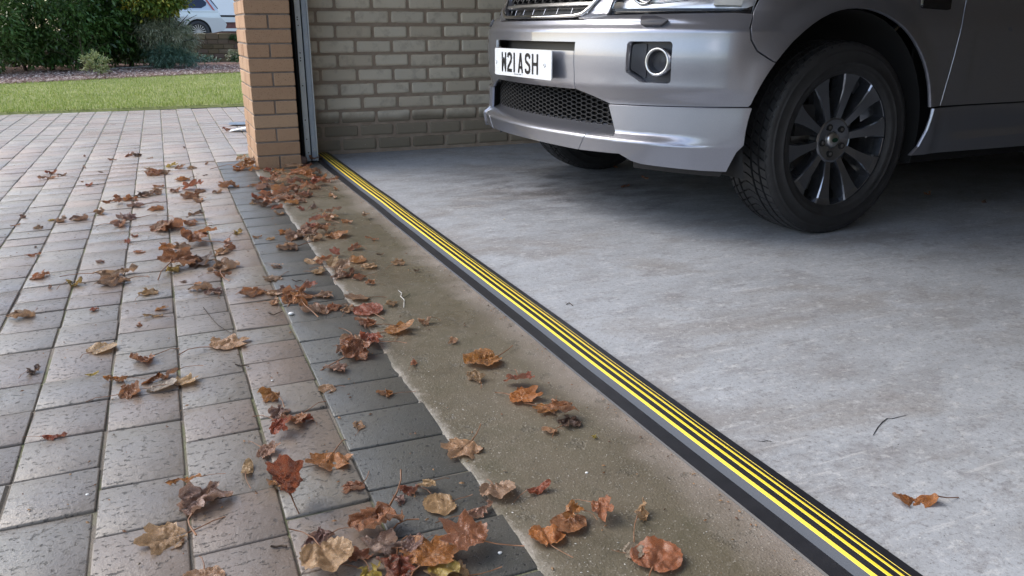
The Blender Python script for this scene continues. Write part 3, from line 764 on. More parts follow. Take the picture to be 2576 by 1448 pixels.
def oval(name, rx, ry, h, m):
    n = 36; vs_ = [T @ Vector((ry*math.cos(2*PI*i/n), rx*math.sin(2*PI*i/n), z_)) for z_ in (-.01, h) for i in range(n)]
    # local X of the tracked frame is sideways or upright depending on the tracking: use explicit axes instead
    U_ = Vector((0,0,1)); S_ = Vector((.12,-1,0)).normalized(); Nn = Vector((-1,-.12,.1)).normalized()
    vs_ = [c+S_*(rx*math.cos(2*PI*i/n))+U_*(ry*math.sin(2*PI*i/n))+Nn*z_ for z_ in (-.01, h) for i in range(n)]
    return mesh_obj(name, vs_, [tuple(range(n, 2*n))]+[(i, (i+1) % n, n+(i+1) % n, n+i) for i in range(n)], m, gr)
oval('badge_rim', .043, .022, .004, M['chrome']); oval('badge', .038, .018, .0052, M['green'])
def text_obj(name, body, size, m, parent, origin, xax, yax, sxs=1.0):
    cu = bpy.data.curves.new(name, 'FONT'); cu.body = body; cu.size = size; cu.align_x = 'CENTER'; cu.align_y = 'CENTER'; cu.extrude = .0004
    o = bpy.data.objects.new(name, cu); COL.objects.link(o); o.parent = parent; cu.materials.append(m)
    x = Vector(xax).normalized()*sxs; y = Vector(yax).normalized(); z = x.normalized().cross(y)
    o.matrix_local = Matrix(((x.x,y.x,z.x,origin[0]),(x.y,y.y,z.y,origin[1]),(x.z,y.z,z.z,origin[2]),(0,0,0,1)))
    dg = bpy.context.evaluated_depsgraph_get(); me = bpy.data.meshes.new_from_object(o.evaluated_get(dg)); mw = o.matrix_local.copy()
    bpy.data.objects.remove(o); o = link(name, me, parent); o.matrix_local = mw; return o
Nn = Vector((-1,-.12,.1)).normalized(); Sd = Vector((.12,-1,0)).normalized()
text_obj('badge_lettering', 'LAND\nROVER', .014, M['chrome'], gr, c+Nn*.0056, Sd, Nn.cross(Sd) if Nn.cross(Sd).z > 0 else Sd.cross(Nn))
patch('upper_trim', M['gloss_black'], [(-.41,.766),(.41,.774),(.41,.784),(-.41,.784)], off=-.004, thick=.03)
# wings, doors, sills, rear quarters, bonnet
wing = [(1.051,.795),(1.037,.742),(1.042,.706),(1.065,.671),(1.116,.638)]+arc(ac, AR, R(143), R(11.2), 22)+[(1.972,.4575),(2.042,.841),(2.088,1.04),(1.30,1.03),(1.155,.968),(1.10,.885)]
both('front_wing', M['paint'], wing, sg=.04)
def door_off(s, z):
    u = smooth(2.10, 2.16, s-(.74-z)*-.12)*(1-smooth(3.0, 3.03, s))
    return -.010*u*smooth(.742, .732, z)*(.4+.6*smooth(.45, .60, z))
def side_panel(name, pts, off=0.): both(name, M['paint'], pts, off=off, sg=.06)
both('front_door', M['paint'], [(1.9755,.4575),(3.060,.456),(3.066,1.06),(2.0915,1.045),(2.0455,.841)], off=door_off, sg=.04)
ar2 = sx(ACX+2.66)
both('rear_door', M['paint'], [(3.066,.456),(3.70,.4555)]+arc(ar2, AR, R(167), R(135), 6)+[(3.98,.80),(3.99,1.08),(3.072,1.06)], sg=.06)
both('rear_quarter', M['paint'], arc(ar2, AR, R(134.5), R(12), 16)+[(5.0,.46),(5.02,1.09),(3.995,1.08),(3.986,.80)], sg=.08, zg=.05)
def sill_off(s, z): return .012-.014*smooth(.330,.345,z)*smooth(1.98, 2.15, s)+.010*(1-smooth(.26,.30,z))*0
both('sill', M['paint'], [(1.908,.4515),(3.70,.4495)]+arc(ar2, AR, R(170), R(190), 3)+[(3.69,.262),(1.828,.279),(1.865,.31),(1.893,.37)], off=sill_off, sg=.05, zg=.015)
both('side_marker', M['gloss_black'], round_poly([(1.80,.812),(1.95,.806),(1.955,.87),(1.80,.875)], .01, 3), off=.010, thick=.02)
both('inner_skin', M['liner'], [(1.86,.22),(3.72,.22),(3.72,1.0),(1.95,1.0)], off=-.10, thick=.01, sg=.3, zg=.3)
# bonnet, windscreen, roof and glasshouse from cross sections
def loft(name, secs, m, parent=car):
    n = len(secs[0]); vs_ = [p for s in secs for p in s]; fs = [(i*n+j, i*n+j+1, (i+1)*n+j+1, (i+1)*n+j) for i in range(len(secs)-1) for j in range(n-1)]
    return mesh_obj(name, vs_, [f[::-1] for f in fs], m, parent, True)
ys_ = [-1+2*i/14 for i in range(15)]
bon = []
for k in range(13):
    t = k/12; x = .17+1.15*t; zc = 1.02+.14*smooth(0, 1, t)+.03*t; hw = .80+.08*t
    bon.append([(x+.10*abs(y)**3*(1-t), y*hw, zc-.035*abs(y)**4+.012*(abs(y) > .62)) for y in ys_])
loft('bonnet', bon, M['paint'])
loft('windscreen', [[(1.34+.55*t+.14*abs(y)**2*(1-t*.4), y*(.80-.14*t), 1.17+.46*t-.02*y*y) for y in ys_] for t in [k/5 for k in range(6)]], M['glass_dark'])
loft('roof', [[(1.90+2.1*t, y*.66, 1.635+.05*math.sin(PI*t)-.04*abs(y)**3) for y in ys_] for t in [k/8 for k in range(9)]], M['paint'])
loft('tailgate', [[(4.0+.38*t, y*(.66+.20*t), 1.63-.6*t) for y in ys_] for t in [k/4 for k in range(5)]], M['glass_dark'])
mbz = MB(); mbz.box(4.30, 4.42, -.80, .80, .35, 1.03); mbz.build('rear_bumper', M['paint'], car)
for s_ in (-1, 1):
    sw = MB()
    sw.add([(1.36,s_*.88,1.05),(4.3,s_*.88,1.08),(4.02,s_*.665,1.62),(1.92,s_*.665,1.62)], [(0,1,2,3)]); sw.build('side_window', M['glass_dark'], car)
    pp = MB()
    for (xa, xb) in (((1.33,1.045),(1.90,1.63)), ((2.42,1.05),(2.46,1.63)), ((3.35,1.06),(3.30,1.63)), ((4.3,1.07),(4.0,1.63))):
        pp.tube([(xa[0], s_*.889, xa[1]), (xb[0], s_*.675, xb[1])], .026, 6)
    pp.build('window_pillars', M['paint'], car)
    for k in (1,):
        mr = MB(); mr.box(1.62, 1.72, s_*.98-.10, s_*.98+.10, 1.10, 1.27); mr.build('door_mirror', M['paint'], car)
# under body and wheel wells
ub = MB(); ub.box(.42, 4.2, -.66, .66, .26, .50); ub.box(1.30, 3.0, -.84, .84, .285, .40); ub.box(.35, 1.28, -.62, .62, .48, .98)
ub.box(.28, .40, -.62, .62, .40, .74)
ub.build('underbody', M['liner'], car)
for (cx_, s_) in ((ACX, -1), (ACX, 1), (ACX+2.66, -1), (ACX+2.66, 1)):
    vs_ = []; fs = []; n = 28
    for i in range(n+1):
        a = R(-18)+R(216)*i/n
        for yy in (s_*.915, s_*.60): vs_.append((cx_+.432*math.cos(a), yy, ACZ+.432*math.sin(a)))
    fs = [(2*i, 2*i+1, 2*i+3, 2*i+2) for i in range(n)]
    k0 = len(vs_); vs_.append((cx_, s_*.60, ACZ)); fs += [(2*i+1, k0, 2*i+3) for i in range(n)]
    mesh_obj('wheel_liner', vs_, fs, M['liner'], car, True)
# wheels
WR = .353
def make_wheel(loc, side):
    w = empty('wheel', loc); w.parent = car
    if side > 0: w.rotation_euler = (0, 0, PI)
    # tyre: y outwards is negative; tread with circumferential grooves and cross cuts
    prof_t = [(-.105,.238),(-.112,.250),(-.1150,.252),(-.1175,.256),(-.1190,.264),(-.1195,.275),(-.1215,.276),(-.1215,.279),(-.1200,.280),(-.1195,.300),(-.1170,.314),(-.1180,.316),(-.1165,.319),(-.1140,.321),(-.1135,.325),(-.110,.334),(-.104,.342)]
    ribs = [(-.100,.3455,1),(-.082,.3495,1),(-.0795,.3495,2),(-.0785,.3415,0),(-.0715,.3415,0),(-.0705,.3505,2),(-.045,.3525,3),(-.0445,.3445,0),(-.035,.3445,0),(-.0345,.353,3),(-.004,.3535,3),
            (.004,.3535,4),(.0345,.353,4),(.035,.3445,0),(.0445,.3445,0),(.045,.3525,4),(.0705,.3505,2),(.0715,.3415,0),(.0785,.3415,0),(.0795,.3495,2),(.082,.3495,1),(.100,.3455,1)]
    pf = [(y, r, -1) for y, r in prof_t]+ribs+[(-y, r, -1) for y, r in prof_t[::-1]]
    NP = 62; vs_ = []; fs = []; angs = []
    for k in range(NP):
        for f_, g_ in ((0,0),(.42,0),(.80,0),(.83,1),(.97,1)): angs.append(((k+f_)*2*PI/NP, g_))
    nA = len(angs); m_ = len(pf)
    for a, g_ in angs:
        for (y, r, kind) in pf:
            sk = (abs(y)*1.1 if abs(y) > .034 else .04+y*1.6) * (1 if kind > 0 else 0)
            sk = abs(y)*1.6 if kind > 0 else 0
            dr_ = (.0065 if (g_ and kind > 0) else 0)
            aa = a+sk; vs_.append(((r-dr_)*math.cos(aa), y, (r-dr_)*math.sin(aa)))
    for i in range(nA):
        for j in range(m_-1): fs.append((i*m_+j, i*m_+j+1, ((i+1) % nA)*m_+j+1, ((i+1) % nA)*m_+j))
    ty = mesh_obj('tyre', vs_, fs, M['tyre'], w)
    sm = [pf[j][2] < 0 and pf[j+1][2] < 0 for i in range(nA) for j in range(m_-1)]
    ty.data.polygons.foreach_set('use_smooth', sm)
    # rim: barrel, outer lip and ten tapering spokes
    rb = MB(); n = 72
    pr_ = [(.2435,-.103),(.2475,-.108),(.2505,-.106),(.249,-.100),(.240,-.094),(.232,-.060),(.222,.0),(.228,.09)]
    vs_ = []; fs2 = []
    for i in range(n):
        a = 2*PI*i/n
        for r_, y in pr_: vs_.append((r_*math.cos(a), y, r_*math.sin(a)))
    kk = len(pr_)
    for i in range(n):
        for j in range(kk-1): fs2.append((i*kk+j, ((i+1) % n)*kk+j, ((i+1) % n)*kk+j+1, i*kk+j+1))
    rb.add(vs_, fs2)
    for k in range(10):
        a = 2*PI*k/10+R(9); ca, sa = math.cos(a), math.sin(a)
        # stations along the spoke: radius, half width, face y, depth
        st = [(.050,.0150,-.072,.036),(.085,.0140,-.080,.044),(.130,.0165,-.088,.050),(.180,.0230,-.094,.054),(.215,.0320,-.098,.050),(.2465,.0450,-.103,.040)]
        vv = []
        for r_, hw, y, d_ in st:
            for (t, yy) in ((-hw*1.25, y+d_), (-hw*1.0, y+.005), (-hw*.88, y), (hw*.88, y), (hw*1.0, y+.005), (hw*1.25, y+d_)):
                vv.append((r_*ca-t*sa, yy, r_*sa+t*ca))
        ff = [(i*6+j, i*6+j+1, (i+1)*6+j+1, (i+1)*6+j) for i in range(len(st)-1) for j in range(5)]
        rb.add(vv, [f[::-1] for f in ff])
    hubp = [(.0001,-.070),(.026,-.070),(.031,-.074),(.060,-.079),(.075,-.081),(.083,-.078),(.085,-.045)]
    vs_ = []; fs2 = []; kk = len(hubp)
    for i in range(40):
        a = 2*PI*i/40
        for r_, y in hubp: vs_.append((r_*math.cos(a), y, r_*math.sin(a)))
    for i in range(40):
        for j in range(kk-1): fs2.append((i*kk+j, ((i+1) % 40)*kk+j, ((i+1) % 40)*kk+j+1, i*kk+j+1))
    rb.add(vs_, fs2)
    rb.build('rim', M['rim'], w)
    cap = MB(); pc = [(.0001,-.0835),(.018,-.083),(.0255,-.0805),(.0275,-.076),(.0275,-.068)]
    def lathe(mb, pc, n=28, mi=0, c0=(0,0)):
        vs_ = []; fs2 = []; kk = len(pc)
        for i in range(n):
            a = 2*PI*i/n
            for r_, y in pc: vs_.append((c0[0]+r_*math.cos(a), y, c0[1]+r_*math.sin(a)))
        for i in range(n):
            for j in range(kk-1): fs2.append((i*kk+j, ((i+1) % n)*kk+j, ((i+1) % n)*kk+j+1, i*kk+j+1))
        mb.add(vs_, fs2, 0, mi)
    lathe(cap, pc); cap.build('centre_cap', M['satin'], w, True)
    ov = MB(); ov.add([(.015*math.cos(2*PI*i/20)+.004, -.0845, .0085*math.sin(2*PI*i/20)) for i in range(20)], [tuple(range(20))]); ov.build('cap_badge', M['green'], w)
    for k in range(5):
        a = 2*PI*k/5+R(36+9); x_, z_ = .052*math.cos(a), .052*math.sin(a)
        hb_ = MB(); lathe(hb_, [(.0125,-.0812),(.0118,-.0825),(.0105,-.0812),(.0001,-.0808)], 14, 0, (x_, z_)); hb_.build('lug_recess', M['hole'], w)
        nb_ = MB(); lathe(nb_, [(.0001,-.0845),(.0055,-.0845),(.0072,-.083),(.0072,-.079)], 6, 0, (x_, z_)); nb_.build('lug_nut', M['disc'], w)
    vs_ = MB(); vs_.tube([(.205,-.085,-.07),(.19,-.10,-.066)], .004, 6); vs_.build('valve', M['black'], w)
    dd = MB(); lathe(dd, [(.0001,-.02),(.15,-.02),(.15,.0),(.0001,.0)], 40); lathe(dd, [(.08,-.045),(.08,-.02)], 30); dd.build('brake_disc', M['disc'], w)
    cp = MB(); cp.box(-.17, -.08, -.055, .03, .02, .13); cp.build('brake_calliper', M['liner'], w)
    return w
w0 = make_wheel((.832, -.812, WR-.0045), -1)
def copy_tree(o, parent):
    c = o.copy(); COL.objects.link(c); c.parent = parent
    for ch in o.children: copy_tree(ch, c)
    return c
for loc, rz in (((.832, .812, WR-.0045), PI), ((.832+2.66, -.812, WR-.0045), 0), ((.832+2.66, .812, WR-.0045), PI)):
    c = copy_tree(w0, car); c.location = loc; c.rotation_euler = (0, R(23), rz)
# number plate
npl = MB(); pw, ph = .26, .0555
rp_ = round_poly([(-pw,-ph),(pw,-ph),(pw,ph),(-pw,ph)], .009, 4)
PZ = .605
def PP(u, v, d=0): return (-.007-d, -u, PZ+v)        # u to the right seen from the front
n = len(rp_)
npl.add([PP(u, v, 0) for u, v in rp_]+[PP(u, v, .004) for u, v in rp_], [tuple(range(n, 2*n))[::-1]]+[(i, (i+1) % n, n+(i+1) % n, n+i)[::-1] for i in range(n)])
plate = npl.build('number_plate', M['white'], car)
def stroke(mb, pts, w, closed=False):
    """a flat ink stroke of width w along points, mitred"""
    P = [Vector((a, b)) for a, b in pts]; L_ = []
    for i, p in enumerate(P):
        a = (p-P[i-1]).normalized() if i > 0 else (P[1]-p).normalized(); b = (P[i+1]-p).normalized() if i < len(P)-1 else a
        t = (a+b).normalized(); nrm = Vector((-t.y, t.x)); k = min(1.6, 1/max(.5, nrm.dot(Vector((-a.y, a.x)))))
        L_.append((p+nrm*w/2*k, p-nrm*w/2*k))
    vs_ = []
    for A, B in L_: vs_ += [PP(A.x, A.y, .0052), PP(B.x, B.y, .0052)]
    mb.add(vs_, [(2*i, 2*i+2, 2*i+3, 2*i+1) for i in range(len(P)-1)])
H2 = .0395; SW = .0135
def glyph(ch, x0, x1):
    mb = MB(); h = SW/2; a, b = x0+h, x1-h; m_ = (a+b)/2
    if ch == 'W': stroke(mb, [(a,H2),(a+.001,-H2+.002)], SW*.85); stroke(mb, [(b,H2),(b-.001,-H2+.002)], SW*.85); stroke(mb, [(a,-H2),(m_,.018)], SW*.8); stroke(mb, [(m_,.018),(b,-H2)], SW*.8)
    if ch == '2': stroke(mb, [(a,.020),(a+.002,.029),(a+.007,H2-h*.9),(m_,H2-h*.7),(b-.007,H2-h*.9),(b-.001,.028),(b,.016),(b-.003,.005),(a+.002,-.021),(a,-H2+h)], SW); stroke(mb, [(x0,-H2+h),(x1,-H2+h)], SW)
    if ch == '1': stroke(mb, [((x0+x1)/2,H2),((x0+x1)/2,-H2)], SW)
    if ch == 'A': stroke(mb, [(a-.001,-H2),(m_-.001,H2)], SW*.9); stroke(mb, [(b+.001,-H2),(m_+.001,H2)], SW*.9); stroke(mb, [(a+.004,-.017),(b-.004,-.017)], SW*.8)
    if ch == 'S': stroke(mb, [(b,.020),(b-.002,.029),(b-.008,H2-h*.9),(m_,H2-h*.7),(a+.008,H2-h*.9),(a+.001,.028),(a,.018),(a+.003,.009),(b-.004,-.006),(b-.001,-.014),(b,-.022),(b-.002,-.029),(b-.009,-H2+h*.9),(m_,-H2+h*.7),(a+.008,-H2+h*.9),(a+.001,-.029),(a,-.020)], SW)
    if ch == 'H': stroke(mb, [(a,H2),(a,-H2)], SW); stroke(mb, [(b,H2),(b,-H2)], SW); stroke(mb, [(a,0),(b,0)], SW*.95)
    mb.build('plate_character', M['ink'], plate)
for ch, x0, x1 in (('W',-.190,-.143),('2',-.134,-.088),('1',-.073,-.0595),('A',-.030,.016),('S',.033,.083),('H',.096,.150)): glyph(ch, x0, x1)
tp = MB(); u = -.065
for wd in (.004,.004,.003,.004,.004,.004,.003,.0,.004,.005,.004,.0,.004):
    if wd: stroke(tp, [(u, -.0475), (u, -.0435)], wd)
    u += .0062
tp.build('plate_small_print', M['tinyink'], plate)
for u, m_ in ((-.245, M['white']), (.203, M['white'])):
    sc_ = MB(); sc_.add([PP(u+.008*math.cos(2*PI*i/14), .008*math.sin(2*PI*i/14), .0075) for i in range(14)]+[PP(u+.009*math.cos(2*PI*i/14), .009*math.sin(2*PI*i/14), .003) for i in range(14)],
        [tuple(range(14))]+[(i, (i+1) % 14, 14+(i+1) % 14, 14+i) for i in range(14)]); s_o = sc_.build('plate_screw', m_, plate)
    if u > 0:
        hh = MB(); hh.add([PP(u+.0022*math.cos(2*PI*i/8), .004*math.sin(2*PI*i/8), .0082) for i in range(8)], [tuple(range(8))]); hh.build('screw_slot', M['ink'], plate)

# ------------------------------------------------------------------ fallen leaves
def leaf_mesh(kind, seed):
    rn = random.Random(seed*13+5); NA, NR = 48, 10
    def rad(t):      # t = 0 at the stalk end, pi at the tip
        if kind in ('maple', 'mapleup', 'crumple'):
            lobes = [(PI, 1.0, .50), (PI-.92, .93, .46), (PI+.92, .93, .46), (PI-1.85, .74, .50), (PI+1.85, .74, .50)]
            r_ = .56
            for c, a, w in lobes:
                d = abs((t-c+PI) % (2*PI)-PI); r_ = max(r_, .56+(a-.56)*max(0, 1-(d/w)**1.3) if d < w else r_)
            r_ += .05*math.sin(t*19+seed)*(r_ > .58)+.02*math.sin(t*41)
        elif kind in ('round', 'fan'):
            r_ = .78+.16*math.cos(t-PI)+.025*math.sin(t*23+seed); r_ -= .18*math.exp(-(min(t, 2*PI-t)/.35)**2)
        else:            # long pointed
            r_ = .30/max(.30, math.sqrt((math.cos(t)*.30)**2+(math.sin(t))**2))+.015*math.sin(t*19+seed)
        return r_*(1+.05*noise.noise(Vector((t*2, seed, 0))))
    vs_ = [(0, 0)]; pts = []
    for j in range(1, NR+1):
        for i in range(NA):
            t = 2*PI*i/NA; r_ = rad(t)*(j/NR)*.5; vs_.append((r_*math.sin(t), -r_*math.cos(t)))
    a0 = rn.uniform(0, PI); ca, sa = math.cos(a0), math.sin(a0); co = []
    K = dict(maple=.30, mapleup=.75, round=.35, fan=.5, crumple=.95, long=.45, roll=1.5)[kind]
    for (x, y) in vs_:
        u_, v_ = x*ca+y*sa, -x*sa+y*ca; r2 = math.hypot(x, y)
        z = .10*K*(noise.noise(Vector((x*4+seed, y*4, 1)))+.5*noise.noise(Vector((x*9+seed, y*9, 2))))+.06*K*noise.noise(Vector((x*15, y*15+seed, 3)))+.11*min(1.2, K+.2)*abs(noise.noise(Vector((x*7+seed*3, y*7, 8))))+.05*min(1, K+.3)*abs(noise.noise(Vector((x*20+seed*3, y*20, 6))))
        tb = math.atan2(x, y+.40); rb_ = math.hypot(x, y+.40)
        z += (.045+.03*K)*abs(math.sin(tb*5.2+seed*.7))*min(1, rb_*1.6)+.03*math.sin(tb*13+seed)*rb_
        if kind in ('maple', 'round'): z += (.35 if seed % 2 else .12)*abs(u_)**2+.25*max(0, r2-.30)
        elif kind == 'fan': z += .09*abs(math.sin(math.atan2(x, y+.42)*5.5))*(.3+r2)+.25*u_*u_
        if kind in ('roll', 'long', 'crumple', 'mapleup'):
            kap = dict(roll=5.0, long=2.2, crumple=4.2, mapleup=3.0)[kind]*(1+.5*v_)       # bend about the v axis
            th = u_*kap; R0 = 1/kap; u2 = R0*math.sin(th); zz = R0*(1-math.cos(th)); u2 = u2-z*math.sin(th); zz = zz+z*math.cos(th)
            if kind == 'crumple': u2 += .12*noise.noise(Vector((x*5, y*5, seed+9))); v_ = v_*.85+.10*noise.noise(Vector((x*5, y*5, seed+19)))
            if kind == 'mapleup': zz += .25*v_
            u_, z = u2, zz
        x, y = u_*ca-v_*sa, u_*sa+v_*ca
        co.append(Vector((x, y, z)))
    zs = sorted(c.z for c in co); zmin = zs[len(zs)//9]
    fs = [(0, 1+i, 1+(i+1) % NA) for i in range(NA)]
    for j in range(NR-1):
        for i in range(NA): a = 1+j*NA+i; b = 1+j*NA+(i+1) % NA; fs.append((a, a+NA, b+NA, b))
    bm_ = bpy.data.meshes.new('leaf'); bm_.from_pydata([(c.x, c.y, c.z-zmin+.012) for c in co], [], fs)
    uvl = bm_.uv_layers.new(name='UVMap')
    for lp in bm_.loops: x, y = vs_[lp.vertex_index]; uvl.data[lp.index].uv = (x+.5, y+.5)
    bm_.polygons.foreach_set('use_smooth', [True]*len(bm_.polygons)); bm_.materials.append(M['leaf'])
    # stalk from the base of the blade
    bi = 1+(NR-2)*NA; b0 = co[bi]-Vector((0, 0, zmin-.012)); d = Vector((b0.x, b0.y, 0)); d = d.normalized() if d.length > .01 else Vector((0,-1,0))
    L_ = rn.uniform(.35, .75); side = Vector((-d.y, d.x, 0))*rn.uniform(-.3, .3)
    sp_ = [co[0]*.0+Vector((b0.x*.2, b0.y*.2, max(.03, co[0].z-zmin)))]+[b0+Vector((0,0,.004))]+[b0+d*L_*t+side*t*t+Vector((0,0,(.02+rn.uniform(0,.10)*t)-b0.z*t if t < 1 else .02-b0.z)) for t in (.35, .7, 1.0)]
    mb = MB(); mb.tube(sp_[1:], [.014,.010,.009,.012], 5); sm = bpy.data.meshes.new('stalk'); sm.from_pydata(mb.v, [], mb.f); sm.materials.append(M['stalk']); sm.polygons.foreach_set('use_smooth', [True]*len(sm.polygons))
    return bm_, sm
KN = dict(M='maple', U='mapleup', O='round', F='fan', C='crumple', L='roll', P='long')
protos = {k: [leaf_mesh(v, s+i*7) for s in range(4)] for i, (k, v) in enumerate(KN.items())}
TINT = dict(t=(.80,.48,.24), o=(.75,.27,.040), b=(.60,.215,.075), r=(.50,.085,.022), d=(.09,.045,.026), p=(.42,.24,.19), y=(.75,.54,.06), g=(.55,.47,.34), k=(.62,.36,.22))
TW = dict(t='tan', o='orange brown', b='brown', r='dark red', d='blackish brown', p='purplish brown', y='yellow', g='pale beige', k='pinkish brown')
FW = dict(M='lobed maple', U='upturned lobed', O='rounded', F='fan shaped', C='crumpled', L='tightly rolled', P='long narrow')
